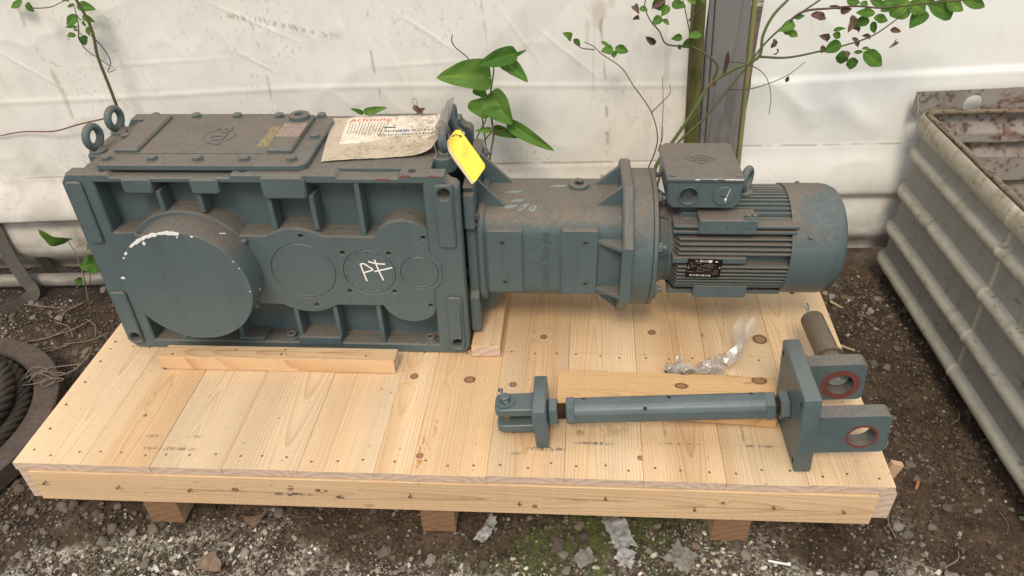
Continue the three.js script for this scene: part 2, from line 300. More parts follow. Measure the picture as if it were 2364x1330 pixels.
// ---------------------------------------------------------------- tarpaulin wall
const TZ = x => -.572 - .0593 * x;
function tarpTex(x0, x1, y0, y1, W, H, o) {
  return tex(W, H, (u, v) => {
    const x = mix(x0, x1, u), y = mix(y0, y1, v), a = fbm(x * 3, y * 3, 4, o.s), b = fbm(x * 40, y * 25, 3, o.s + 1), st = fbm(x * 55, y * 3.5, 3, o.s + 2), sp = fbm(x * 150, y * 110, 2, o.s + 3);
    let c = mix3(o.base, o.warm, sm(.35, .75, a) * .7 + .3 * sm(.32, .0, y));
    let dirt = o.d * (.18 * sm(.45, .8, b) + .25 * sm(.55, .8, st) * sm(.3, .6, a));
    dirt += o.d * .6 * sm(.68, .8, sp) * sm(.5, .68, fbm(x * 4 + 9, y * 5, 3, o.s + 6));                     // dark specks in patches
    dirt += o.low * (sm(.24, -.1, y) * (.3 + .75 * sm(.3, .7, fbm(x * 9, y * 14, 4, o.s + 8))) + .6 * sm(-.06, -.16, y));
    if (o.left) {
      dirt += .25 * sm(.1, -.5, x) * sm(.35, .65, fbm(x * 8, y * 8, 4, o.s + 12)) * sm(.45, .1, y);
      const sc = Math.max(0, 1 - Math.abs(y - (.615 + .03 * Math.sin(x * 9))) / .012) * sm(.15, .2, x) * (1 - sm(.44, .5, x)); dirt += .5 * sc * sm(.45, .6, fbm(x * 160, y * 60, 2, 4));   // a scuffed band
      const dg = Math.abs((x - .93) * .72 + (.55 - y) * .69 - .0); dirt += .1 * (1 - sm(.035, .045, dg)) * sm(.3, .4, y) * (1 - sm(.72, .75, y)); // faint slanting old fold
      for (const [sx, w, t] of [[.57, .006, .5], [.86, .005, .3], [.25, .006, .35], [1.19, .01, .55], [-.33, .012, .35]]) dirt += t * (1 - sm(0, w, Math.abs(x - sx - .012 * Math.sin(y * 11 + sx * 9) - .03 * (.5 - y)))) * sm(.5, .62, fbm(x * 50, y * 28, 2, 33));
    }
    c = mix3(c, [.2, .16, .12], Math.min(.85, Math.max(0, dirt)));
    if (o.left) for (const [sx, sy, w, h, k] of [[1.165, .64, .03, .05, .55], [1.2, .68, .02, .04, .5], [1.14, .585, .008, .06, .4], [1.36, .5, .012, .09, .4], [1.16, .5, .004, .16, .3], [1.35, .6, .006, .1, .3]]) {
      const e = Math.hypot((x - sx) / w, (y - sy) / h) + .9 * (fbm(x * 60, y * 40, 3, 55) - .5); c = mix3(c, [.36, .24, .14], k * .6 * (1 - sm(.35, 1.05, e)));
    }
    for (const hy of o.hems) { const e = Math.abs(y - hy - .006 * Math.sin(x * 2.3)); c = mix3(c, [.24, .18, .13], .55 * (1 - sm(.0012, .004, e)) * sm(.25, .6, fbm(x * 20, 2, 3, 5))); }
    return c;
  });
}
function tarpGeo(x0, x1, y0, y1, nx, ny, disp) {
  const P = [], U = [], I = [];
  for (let j = 0; j <= ny; j++) for (let i = 0; i <= nx; i++) {
    const x = mix(x0, x1, i / nx), y = mix(y0, y1, j / ny); P.push(x, y, TZ(x) + disp(x, y)); U.push(i / nx, j / ny);
    if (i < nx && j < ny) { const k = j * (nx + 1) + i; I.push(k, k + 1, k + nx + 1, k + 1, k + nx + 2, k + nx + 1); }
  }
  const g = new THREE.BufferGeometry(); g.setAttribute('position', new THREE.Float32BufferAttribute(P, 3)); g.setAttribute('uv', new THREE.Float32BufferAttribute(U, 2)); g.setIndex(I); g.computeVertexNormals(); return g;
}
const ridge = (x, y, s) => 1 - Math.abs(2 * fbm(x, y, 2, s) - 1);
const crease = (x, y, ax, ay, bx2, by, w) => { const dx = bx2 - ax, dy = by - ay, L = dx * dx + dy * dy, t = ((x - ax) * dx + (y - ay) * dy) / L; if (t < 0 || t > 1) return 0; const d = Math.abs((x - ax) * dy - (y - ay) * dx) / Math.sqrt(L); return Math.exp(-d * d / (w * w)) * Math.sin(Math.PI * t); };
{
  const disp = (x, y) => {
    let d = .012 * (fbm(x * 2.2, y * 3.2, 3, 21) - .5) + .0022 * Math.pow(ridge(x * 3.5, y * 3.5, 22), 6) + .0018 * Math.pow(ridge(x * 7, y * 6, 23), 5);
    d += .0016 * (1 - sm(0, .012, Math.abs(y - .44 - .01 * Math.sin(x * 3))));
    for (const c of [[-.5, .62, -.28, .44, .004], [-.56, .56, -.46, .40, .004], [-.52, .6, -.5, .3, .005], [.12, .7, .4, .56, .0035], [.2, .55, .3, .49, .004], [.45, .75, .52, .46, .004], [.62, .66, .82, .52, .004], [.6, .58, .66, .4, .004], [.3, .62, .34, .42, .004], [-.1, .58, -.02, .36, .004], [.9, .66, 1.05, .46, .004], [.5, .5, .9, .52, .003], [-.3, .52, .2, .54, .003], [.98, .62, 1.2, .44, .004]]) d += .0015 * crease(x, y, ...c);
    const w = 1 - sm(.7, 1.2, x), fy = .068 + .012 * Math.sin(x * 2.7);
    if (y < .2) d += sm(.2, .19, y) * .002 + mix(.014, .04, w) * sm(.19, fy + .015, y) * sm(fy - .004, fy + .008, y);
    if (y < fy) d += .018 * Math.sin(Math.min(1, (fy - y) / .2) * 3) * (.6 + .8 * fbm(x * 4, y * 6, 3, 24)) - .05 * sm(-.05, -.16, y);
    return d;
  };
  const g = thing('tarpaulin_wall', 'dirty white tarpaulin sheet left of the metal post, behind the gearbox', 'tarpaulin', [-.1, -.15, -.57]);
  const t = tarpTex(-1.9, 1.455, -.155, 1.3, 2048, 896, { s: 300, base: [.77, .745, .69], warm: [.79, .73, .63], d: .36, low: .72, left: true, hems: [.2] });
  part('sheet', tarpGeo(-1.9, 1.455, -.155, 1.3, 520, 300, disp), std({ map: t, roughness: .75, side: THREE.DoubleSide }), g);
  const mossT = rep(tex(128, 256, (u, v) => mix3([.035, .035, .01], [.12, .115, .03], fbm(u * 9, v * 16, 4, 8)).map(q => q * (.6 + .8 * sm(.0, .5, u)))), 12, 2);
  const me = bx(-.019, .019, 0, 1.5, -.008, .008, .006); me.rotateZ(.062); me.translate(1.478, -.16, -.648);
  part('mossy_edge', prep(me), std({ map: mossT, roughness: .95 }), g);
  const hemP = []; for (let i = 0; i <= 80; i++) { const x = -1.88 + i * 3.33 / 80; hemP.push([x, .2 + .006 * Math.sin(x * 2.3), TZ(x) + disp(x, .2) + .001]); }
}
{
  const disp = (x, y) => {
    let d = .012 * (fbm(x * 2.4, y * 3.4, 3, 41) - .5) + .004 * Math.pow(ridge(x * 3, y * 4, 42), 6) - .045;
    d += .003 * (1 - sm(0, .014, Math.abs(y - .415 - .03 * (x - 1.6)))) + .007 * sm(.43, .40, y - .03 * (x - 1.6));
    for (const c of [[1.7, .42, 1.82, .27, .03], [1.85, .37, 2.02, .25, .03]]) d += .006 * crease(x, y, ...c);
    if (y < .225) d += .002 * sm(.225, .218, y) + .022 * sm(.22, .09, y) * sm(.035, .075, y);
    if (y < .05) d += .012 * Math.sin(Math.min(1, (.05 - y) / .17) * 3.1) - .03 * sm(-.08, -.16, y);
    return d;
  };
  const g = thing('tarpaulin_wall', 'white tarpaulin sheet right of the metal post, behind the steel container', 'tarpaulin', [2.4, -.16, -.7]);
  const t = tarpTex(1.61, 3.6, -.16, 1.3, 1024, 768, { s: 400, base: [.84, .845, .81], warm: [.84, .82, .76], d: .12, low: .42, hems: [.228] });
  part('sheet', tarpGeo(1.61, 3.6, -.16, 1.3, 200, 200, disp), std({ map: t, roughness: .7, side: THREE.DoubleSide }), g);
  const weave = rep(tex(64, 64, (u, v) => { const k = .5 + .5 * Math.sin(u * 40) * Math.sin(v * 40); return mix3([.16, .16, .06], [.3, .29, .12], k); }), 30);
  const e = bx(-.0065, .0065, 0, 1.5, -.007, .007, .006); e.rotateZ(.06); e.translate(1.624, -.16, -.668); part('edge_piping', prep(e), std({ map: weave, roughness: .9 }), g);
}
{ // post
  const g = thing('metal_post', 'leaning grey aluminium post between the two white tarpaulins', 'post', [1.56, GY, -.69]);
  const pT = rep(tex(256, 1024, (u, v) => { const a = fbm(u * 5, v * 9, 4, 3), b = fbm(u * 60, v * 14, 3, 4); let c = mix3([.185, .18, .176], [.24, .235, .228], a * .7 + .3 * b); c = mix3(c, [.1, .09, .08], .4 * sm(.5, .68, fbm(u * 9, v * 5, 4, 6))); const wh = sm(.62, .7, fbm(u * 30, v * 24, 3, 9)); return mix3(c, [.3, .295, .28], wh * .25); }), 8, 1);
  const m = std({ map: pT, roughness: .5, metalness: .2 });
  const tilt = q => { q.translate(0, 0, 0); q.rotateZ(.058); q.translate(1.562, GY, -.69); return prep(q); };
  part('column', tilt(extY(rrect(-.04, .052, -.05, .035, .004, 3), 0, 1.7, .001)), m, g);
  part('keder_rail', tilt(mergeGeometries([bx(-.056, -.041, 0, 1.7, -.02, .03, .004), bx(-.066, -.057, 0, 1.7, -.02, .024, .003)].map(q => prep(q)))), m, g);
}
{ // rail at the foot of the tarpaulin
  const g = thing('base_rail', 'grey metal tube lying along the foot of the left tarpaulin', 'rail', [-.4, GY, -.53]);
  const rT = rep(tex(256, 64, (u, v) => mix3([.12, .1, .08], [.34, .31, .27], fbm(u * 20, v * 6, 4, 7))), 1, 4);
  const c = cyl('x', .022, -1.6, 1.9, [0, 0, 0], 20); c.rotateY(.0593); c.translate(-.2, GY + .03, -.545); part('tube', prep(c), std({ map: rT, roughness: .7, metalness: .1 }), g);
}
// ---------------------------------------------------------------- pallet
const nailG = cyl('y', .0029, -.004, .0005, [0, 0, 0], 10, .0003), nailM = std({ color: new THREE.Color().setRGB(.2, .145, .09), roughness: .5, metalness: .5 });
const screwG = mergeGeometries([cyl('z', .0014, -.002, .006, [0, 0, 0], 8, .0003), cyl('z', .0036, .006, .0076, [0, 0, 0], 12, .0005), cyl('z', .0015, .0075, .0079, [0, 0, 0], 8, .0002)].map(g => prep(g)));
{
  const P = thing('wooden_pallet', 'large new pale spruce pallet carrying the blue-grey gear motor', 'pallet', [.83, GY, 0]);
  const xs = [-.073, .075, .226, .380, .539, .698, .775, .93, 1.088, 1.247, 1.41, 1.571, 1.738], zF = .377, zB = -.41, rnd = mulberry(5);
  const sh = x => x + .042 * Math.max(0, x / 1.738) - .004 * (1 - x / 1.738);
  const K = { 0: [], 1: [[.148, .232, .004]], 3: [[.562, .283, .006]], 5: [[.734, .085, .009]], 6: [[.866, .092, .013, .8], [.786, .327, .007]], 7: [[.969, .108, .008], [1.035, -.068, .008]], 8: [[1.245, .319, .006]], 9: [[1.307, -.094, .009]], 10: [[1.428, -.087, .006], [1.569, -.075, .017]], 11: [] };
  for (let i = 0; i < 12; i++) {
    const g0 = .0001 + .0005 * rnd() ** 2, quad = [xs[i] + g0, xs[i + 1] - g0, sh(xs[i]) + g0, sh(xs[i + 1]) - g0], w = xs[i + 1] - xs[i], L = zF - zB;
    const kn = (K[i] || []).map(([kx, kz, r, s]) => { const f = (kz - zB) / L, l = mix(quad[2], quad[0], f); return [kx - l, (1 - f) * L, r, s || 1]; });
    const st = [];
    if (i === 6) st.push([.012, .06, .007, .06, [.45, .17, .05], .9], [.03, .13, .004, .05, [.45, .2, .07], .6]);
    if (i === 7) st.push([.12, .075, .05, .007, [.16, .12, .09], .9], [.06, .06, .03, .004, [.2, .15, .1], .7]);
    if (i === 8) st.push([.06, .095, .06, .005, [.2, .16, .12], .9], [.1, .14, .05, .03, [.35, .24, .14], .5], [.03, .125, .012, .012, [.2, .12, .06], .6]);
    if (i === 9 || i === 10) st.push([.08, .1, .05, .004, [.2, .16, .12], .8], [.05, .14, .004, .035, [.2, .15, .11], .6]);
    if (i === 1) st.push([.12, .085, .02, .005, [.2, .13, .08], .7], [.13, .05, .02, .005, [.2, .13, .08], .8], [.06, .2, .006, .03, [.35, .18, .08], .7]);
    if (i === 2) st.push([.03, .05, .07, .005, [.2, .13, .08], .7], [.06, .085, .02, .005, [.2, .13, .08], .7]);
    if (i >= 7) st.push([w / 2, .386, w, .0016, [.5, .16, .08], .5]);
    const dy = -.0015 * rnd();
    part('deck_plank', boardGeo(quad, -.021 + dy, dy, zB, zF + .002 * rnd(), 'z', .0006), [wood(woodTex(w, L, 20 + i, kn, { stains: st, tone: 1.0, ppm: 1000 })), mEnd[i % 3]], P);
    const nn = w < .1 ? 1 : 3;
    for (let k = 0; k < nn; k++) for (const z of [.348, .0, -.36]) {
      const x = xs[i] + w * (k + .5) / nn + .012 * (rnd() - .5), zz = z + .018 * (rnd() - .5); part('nail', nailG, nailM, P, [x + .024 * (x / 1.738) * (zF - zz), dy, zz], [.1 * rnd(), 0, .1 * rnd()]);
    }
  }
  for (let k = 0; k < 6; k++) part('nail', nailG, nailM, P, [-.055 + .012 * rnd(), 0, .28 - k * .075]);
  const fb = [[.44, .035, .006, 1.2], [1.07, .06, .005], [1.45, .03, .004]].map(q => [q[1] + .005, q[0], q[2], q[3] || 1]);
  const front = woodTex(.092, 1.75, 51, fb, { tone: .96, ppm: 1100, contrast: 1, cracks: [[.045, .27, .62, .0012, .8], [.05, .72, 1.08, .0011, .7], [.035, 1.08, 1.3, .0016, .7, .03], [.05, 1.32, 1.7, .0016, .75, .012, [.36, .17, .07]], [.02, .52, .72, .003, .5, .02, [.8, .62, .4]], [.06, .2, .5, .0008, .5], [.02, 1.5, 1.74, .003, .45, .0, [.8, .6, .4]], [.07, .9, 1.2, .0008, .4]], stains: [[.05, .56, .006, .05, [.05, .04, .03], .95], [.03, .56, .012, .01, [.04, .03, .025], .9], [.035, .625, .009, .016, [.04, .03, .02], .95], [.055, .665, .008, .014, [.04, .03, .02], .95], [.03, .71, .012, .012, [.6, .42, .22], .5], [.02, .36, .004, .008, [.5, .25, .05], .8], [.05, .4, .0015, .09, [.28, .14, .07], .6], [.045, .95, .0016, .12, [.2, .12, .07], .7], [.04, 1.2, .002, .12, [.28, .17, .09], .6], [.06, 1.62, .002, .14, [.4, .22, .12], .6], [.08, .72, .006, .015, [.45, .2, .1], .7]] });
  const fg = boardGeo([-.046, 1.711, -.046, 1.711], -.112, -.0235, .352, .3815, 'x');
  { // print runs along the board on its front face
    const p = fg.attributes.position, uv = fg.attributes.uv; for (let i = 0; i < p.count; i++) if (p.getZ(i) > .379) { uv.setXY(i, 1 - (p.getY(i) + .112) / .0885, (p.getX(i) + .046) / 1.757); }
  }
  part('front_board', fg, [wood(front), mEnd[1]], P);
  const sb = woodTex(.09, .75, 71, [], { ppm: 500 });
  part('side_beam', boardGeo([-.07, -.0475, -.076, -.053], -.112, -.0225, -.4, .376, 'z'), [wood(sb), mEnd[0]], P);
  part('side_beam', boardGeo([1.713, 1.747, 1.75, 1.782], -.1, -.0225, -.4, .374, 'z'), [wood(sb), mEnd[1]], P);
  part('back_board', boardGeo([-.046, 1.74, -.046, 1.74], -.112, -.0235, -.43, -.405, 'x'), [wood(sb), mEnd[2]], P);
  const lg = woodTex(.08, .8, 88, [], { ppm: 500, tone: .72 });
  for (const [a, b] of [[.168, .243], [.782, .855], [1.405, 1.48]]) { const q = part('bearer', boardGeo([a, b, a, b], GY, -.113, -.4, .371, 'z', .002), [wood(lg), std({ map: endTex[2], color: 0xa8937a, roughness: .9 })], P); }
  for (const [x, y] of [[-.018, -.053], [.142, -.061], [.298, -.063], [.77, -.06], [.997, -.074], [1.173, -.049], [1.355, -.075], [1.511, -.062], [1.651, -.069]]) part('screw', screwG, nailM, P, [x, y, .3815], [.12 * rnd(), .3 * (rnd() - .5), rnd()]);
}
{ // loose timber
  const t = woodTex(.05, .58, 120, [[.02, .3, .004]], { tone: 1.0, contrast: .9, cracks: [[.03, .02, .56, .0008, .8]] });
  const b = thing('timber_batten', 'pale square timber batten lying along the foot of the gearbox', 'batten', [.41, 0, .06]);
  part('beam', boardGeo([.118, .689, .126, .691], .0005, .039, .034, .079, 'x'), [wood(t), mEnd[1]], b);
  for (const [x, z] of [[.15, .068], [.42, .045], [.62, .062], [.3, .05]]) part('nail_hole', nailG, nailM, b, [x, .0392, z]);
  const u = thing('support_board', 'short raw board under the flange right of the gearbox', 'board', [.9, 0, -.15]);
  part('board', boardGeo([.865, .934, .868, .94], .0005, .0325, -.36, .012, 'z'), [wood(woodTex(.07, .37, 131, [], { tone: 1.03 })), mEnd[2]], u);
  const l = thing('loose_board', 'orange-yellow board with a bark edge lying under the rod', 'board', [1.31, 0, .15]);
  const lt = woodTex(.14, .48, 141, [[.045, .27, .009, 1.5], [.022, .44, .012, 1.3], [.09, .2, .003]], { tone: 1.02, contrast: .9, stains: [[.006, .4, .006, .07, [.12, .06, .03], .8], [.03, .41, .004, .02, [.25, .13, .06], .8]] });
  const pts = [[1.073, .195], [1.54, .224], [1.569, .091]]; for (let i = 0; i <= 12; i++) pts.push([1.56 - i * .0405, .088 - .0011 * i + .003 * Math.sin(i * 1.7) * (i < 6 ? 1 : .3)]);
  const lb = extY(pts, .0005, .0215, .001); { const p = lb.attributes.position, uv = new Float32Array(p.count * 2); for (let i = 0; i < p.count; i++) { const sd = Math.abs(lb.attributes.normal.getY(i)) < .5; uv[2 * i] = sd ? .5 + p.getY(i) : (p.getZ(i) - .078) / .14; uv[2 * i + 1] = (p.getX(i) - 1.07) / .5; } lb.setAttribute('uv', new THREE.BufferAttribute(uv, 2)); }
  const lm = wood(lt); lm.color.setRGB(1, .9, .72); part('board', lb, lm, l);
}

// ---------------------------------------------------------------- gear motor
const font = await new FontLoader().loadAsync('fonts/droid/droid_sans_bold.typeface.json');
const text = (s, size, depth) => { const g = new TextGeometry(s, { font, size, depth, curveSegments: 3, bevelEnabled: false }); g.computeBoundingBox(); const b = g.boundingBox; g.translate(-(b.max.x + b.min.x) / 2, -(b.max.y + b.min.y) / 2, 0); return g; };
const G = thing('gear_motor', 'blue-grey industrial gearbox with flanged electric motor standing on the pallet', 'gear motor', [.43, 0, -.165]);
const H = .482, D = -.331;
const topPocket = [[.072, .337], [.118, .337], ...arc(.24, .241, .152, 140, 37, 30), [.424, .332], ...arc(.4875, .238, .114, 124, 56, 14), [.662, .332], ...arc(.73, .305, .07, 157, 38, 16), [.785, .350], [.785, .4615], [.072, .4615]];
const botPocket = [[.072, .026], [.785, .026], [.787, .130], ...arc(.73, .168, .07, -37, -160, 16), [.664, .1445], [.56, .1445], ...arc(.4875, .238, .114, -55, -125, 14), [.418, .1445], [.36, .1445], ...arc(.24, .241, .152, -39, -141, 30), [.072, .1445]];
const through = [[.027, .44], [.829, .44], [.028, .037], [.833, .034]].map(([x, y]) => ring(x, y, .0135));
const taps = [[.502, .333], [.504, .143], [.589, .29], [.693, .289], [.59, .185], [.695, .185], [.775, .331], [.776, .146]];
const deep = taps.map(([x, y]) => ring(x, y, .0052, 14));
const outline = [[.02, 0], [.74, 0], [.75, -.0005], [.845, -.0005], [.86, .02], [.86, .452], [.854, .460], [.842, .464], [.834, .472], [.832, H], [.739, H], [.733, .475], [.609, .475], [.6, H], [.378, H], [.372, .4745], [.113, .4745], [.105, H], [.016, H], [0, .460], [0, .022]];
const outlineB = [[.02, 0], [.845, 0], [.86, .02], [.86, .452], [.854, .460], [.842, .464], [.834, .472], [.832, H], [.605, H], [.6, .476], [.45, .476], [.445, H], [.016, H], [0, .460], [0, .022]];
const dishHole = ring(.248, .241, .1455, 48);
const housing = part('gear_housing', paint(
  extZ(outline, -.034, 0, .0032, [topPocket, botPocket, ...through, ...deep]),
  extZ([[.05, .005], [.815, .005], [.815, .47], [.05, .47]], -.052, -.033, 0, [topPocket, botPocket, ...deep]),
  bx(.04, .80, .004, H - .0006, -.285, -.05, .004), bx(.04, .80, .45, H - .0003, -.06, -.0335, .002),
  extZ(outlineB, D, D + .034, .002, through), bx(.05, .81, .006, H - .0008, -.30, -.28, .003),
  // end blocks under the lifting eyes
  extY([...arc(.825, -.235, .02, 0, -90, 6), [.78, -.255], [.78, -.086], ...arc(.815, -.106, .03, 90, 0, 6)], .445, H, .003),
  extY(rrect(.012, .06, -.255, -.092, .012), .445, H, .003),
  // raised bearing face with its stepped right edge
  extZ([[.082, .3365], ...arc(.24, .241, .1517, 139, 37, 30), [.4235, .3315], ...arc(.4875, .238, .1137, 124, 56, 14), [.6622, .3315], ...arc(.73, .305, .0697, 157, 40, 16), [.785, .342], [.785, .291], [.809, .264], [.809, .216], [.787, .190], [.786, .136], ...arc(.73, .168, .0697, -42, -160, 16), [.6638, .145], [.5602, .145], ...arc(.4875, .238, .1137, -55, -125, 14), [.4178, .145], [.36, .145], ...arc(.24, .241, .1517, -39, -141, 30), [.083, .145], [.074, .241]], -.001, .0032, .0012,
    [...taps.map(([x, y]) => ring(x, y, .0056, 14)), ring(.4905, .239, .0745, 48), ring(.643, .2385, .0605, 44), ring(.758, .239, .0435, 36)]),
  // floor steps in the lower pockets
  bx(.14, .205, .02, .034, -.05, -.003, .003), bx(.287, .352, .02, .036, -.05, -.002, .003), bx(.44, .546, .02, .046, -.05, .004, .003),
), M.paint, G);
for (const [a, b, c, d, z] of [[.136, .202, .438, .4738, .0065], [.286, .348, .438, .4738, .0065], [.441, .536, .428, .479, .0075]]) part('casting_lug', paint(extZ(rrect(a, b, c, d, .008), -.05, z, .0035)), M.paint, housing);
for (const [x, y0, y1] of [[.205, .385, .44], [.294, .388, .44], [.446, .345, .43], [.540, .345, .43], [.643, .33, .463], [.447, .044, .132], [.543, .044, .136], [.648, .024, .146], [.297, .034, .11]])
  part('rib', paint(bx(x - .0055, x + .0055, y0, y1, -.052, -.0035, .002)), M.paint, housing);
for (const [a, b, c, d, hx, hy] of [[.011, .046, .311, .466, .027, .44], [.809, .848, .308, .463, .829, .44], [.008, .046, .018, .175, .028, .037], [.813, .8495, .014, .173, .833, .034]])
  part('corner_pad', paint(extZ(rrect(a, b, c, d, .009), -.001, .0075, .003, [ring(hx, hy, .0137)])), M.paint, housing);
for (const [x, y, r, z] of [[.4905, .239, .0735, .0026], [.643, .2385, .0594, .0022], [.758, .239, .0425, .003]]) part('end_cap', clean(lathe([[0, -.002], [r, -.002], [r, z - .0012], [r - .0012, z], [r - .004, z], [r - .0045, z - .0004], [0, z - .0004]].map(q => q), 'z', [x, y, 0], 64)), M.paint, housing);
{ // punched marks round the two smaller end caps
  const l = []; for (const [x, y, r, n, w] of [[.643, .2385, .053, 14, .005], [.758, .239, .037, 10, .002]]) for (let i = 0; i < n; i++) { const a = i / n * 6.283 + .2, g = bx(-w / 2, w / 2, -.001, .001, 0, .0004, .0002); g.rotateZ(a + 1.57); g.translate(x + r * Math.cos(a), y + r * Math.sin(a), .0019); l.push(prep(g)); }
  part('punch_mark', mergeGeometries(l), M.dark, housing);
}
for (const [x, z] of [[.09, -.019], [.399, -.019], [.762, -.02]]) part('bolt_hole', prep(cyl('y', .0085, H - .006, H + .0006, [x, 0, z], 24, .0002)), M.dark, housing);
for (const [x, y, z] of [[.155, .0345, -.02], [.415, .026, -.02], [.762, .026, -.018]]) {
  part('foot_washer', paint(lathe([[.0065, 0], [.0175, 0], [.0175, .003], [.0165, .004], [.0065, .004]], 'y', [x, y, z], 28), lathe([[.005, .003], [.012, .003], [.012, .012], [.008, .0135], [.005, .011]], 'y', [x, y, z], 20)), M.paint, housing);
}
part('foot_washer', paint(lathe([[.006, 0], [.014, 0], [.014, .004], [.006, .005]], 'y', [.125, .0005, .066], 24)), M.paint, housing);
{ // big round shaft cover with paint knocked off along its top edge
  const c = part('shaft_cover', (() => { // tin drum, dust on top, bare front
    return paint(lathe([[0, -.02], [.145, -.02], [.145, .0735], [.1435, .075], [0, .075]], 'z', [.248, .241, 0], 96));
  })(), M.paint, G);
  const rnd = mulberry(31), chips = [];
  const chip = (a, r, w, h) => { const p = []; for (let i = 0; i < 11; i++) { const t = i / 11 * 6.283, k = .65 + .6 * rnd(); p.push([w * k * Math.cos(t), h * k * Math.sin(t)]); } const g = extZ(p, -.0002, .0004 + .00003 * chips.length, 0); g.rotateZ(a - Math.PI / 2); g.translate(.248 + r * Math.cos(a), .241 + r * Math.sin(a), .075); chips.push(prep(g)); };
  for (let i = 0; i < 30; i++) { const a = (84 + 46 * i / 30) * Math.PI / 180; if ((i > 9 && i < 13) || i === 22) continue; chip(a, .1405 + .0015 * rnd(), .007 + .004 * rnd(), .0022 + .0032 * rnd() * (i < 20 ? 1 : .7)); }
  for (const [d, r, w, h] of [[141, .142, .005, .003], [147, .142, .003, .002], [118, .131, .004, .0045], [170, .141, .003, .0045], [70, .142, .003, .002], [83, .133, .0015, .003], [30, .1422, .002, .001], [22, .1422, .0015, .0008], [-3, .1422, .002, .001]]) chip(d * Math.PI / 180, r, w, h);
  for (const [d, z] of [[52, .03], [50, .024], [-14, .03], [-16, .02]]) { const g = bx(-.0035, .0035, 0, .0006, -.0012, .0012, .0002), a = d * Math.PI / 180; g.rotateY(.8); g.rotateZ(a - Math.PI / 2); g.translate(.248 + .1448 * Math.cos(a), .241 + .1448 * Math.sin(a), z); chips.push(prep(g)); }
  part('paint_chip', mergeGeometries(chips), M.white, c);
  for (const d of [33, 141, -41]) { const a = d * Math.PI / 180, g = [lathe([[0, 0], [.006, 0], [.006, .006], [.004, .009], [.003, .012], [0, .013]], 'y', [0, 0, 0], 12)]; g.forEach(q => { q.rotateZ(a - Math.PI / 2); q.translate(.248 + .1445 * Math.cos(a), .241 + .1445 * Math.sin(a), .008); }); part('clamp_screw', paint(...g), M.paint, c); }
}
{ // chalked letters
  const L = [[[[.625, .262], [.628, .245], [.634, .214]], 0], [[[.624, .259], [.632, .262], [.644, .253], [.652, .246], [.641, .241], [.628, .237]], 0], [[[.659, .273], [.666, .240], [.673, .217]], 0], [[[.644, .268], [.660, .263], [.682, .261]], 0], [[[.655, .241], [.675, .246], [.697, .252]], 0]];
  const l = L.map(([p]) => { const g = tube(p.map(q => [q[0] - .0, q[1], 0]), .0021, 24, 6); g.scale(1, 1, .3); g.translate(0, 0, .0026); return prep(g); });
  part('chalk_letters', mergeGeometries(l), M.white, G);
}
{ // red primer showing where the top edge is knocked
  const rnd = mulberry(12), l = []; for (let i = 0; i < 16; i++) { const x = i < 8 ? .738 + .02 * rnd() : i < 12 ? .80 + .03 * rnd() : .69 + .03 * rnd(), y = x < .737 ? .474 : H - .0008, w = .002 + .004 * rnd(); l.push(prep(bx(x - w, x + w, y - .0022 - .002 * rnd(), y, -.0012, .0003 + .00004 * i, .0004))); }
  part('primer_chip', mergeGeometries(l), std({ color: new THREE.Color().setRGB(.22, .06, .035), roughness: .8 }), housing);
}
{ // plain cast plate mark in the upper right pocket
  part('cast_mark', clean(bx(.688, .735, .4475, .449, -.0515, -.0485, .0004), bx(.688, .735, .4245, .426, -.0515, -.0485, .0004), bx(.688, .6895, .426, .4475, -.0515, -.0485, .0004), bx(.7335, .735, .426, .4475, -.0515, -.0485, .0004)), M.paint, housing);
}
const boltG = paint(hexP(.0112, .0092), cyl('y', .0125, -.0002, .0012, [0, 0, 0], 20, .0003));
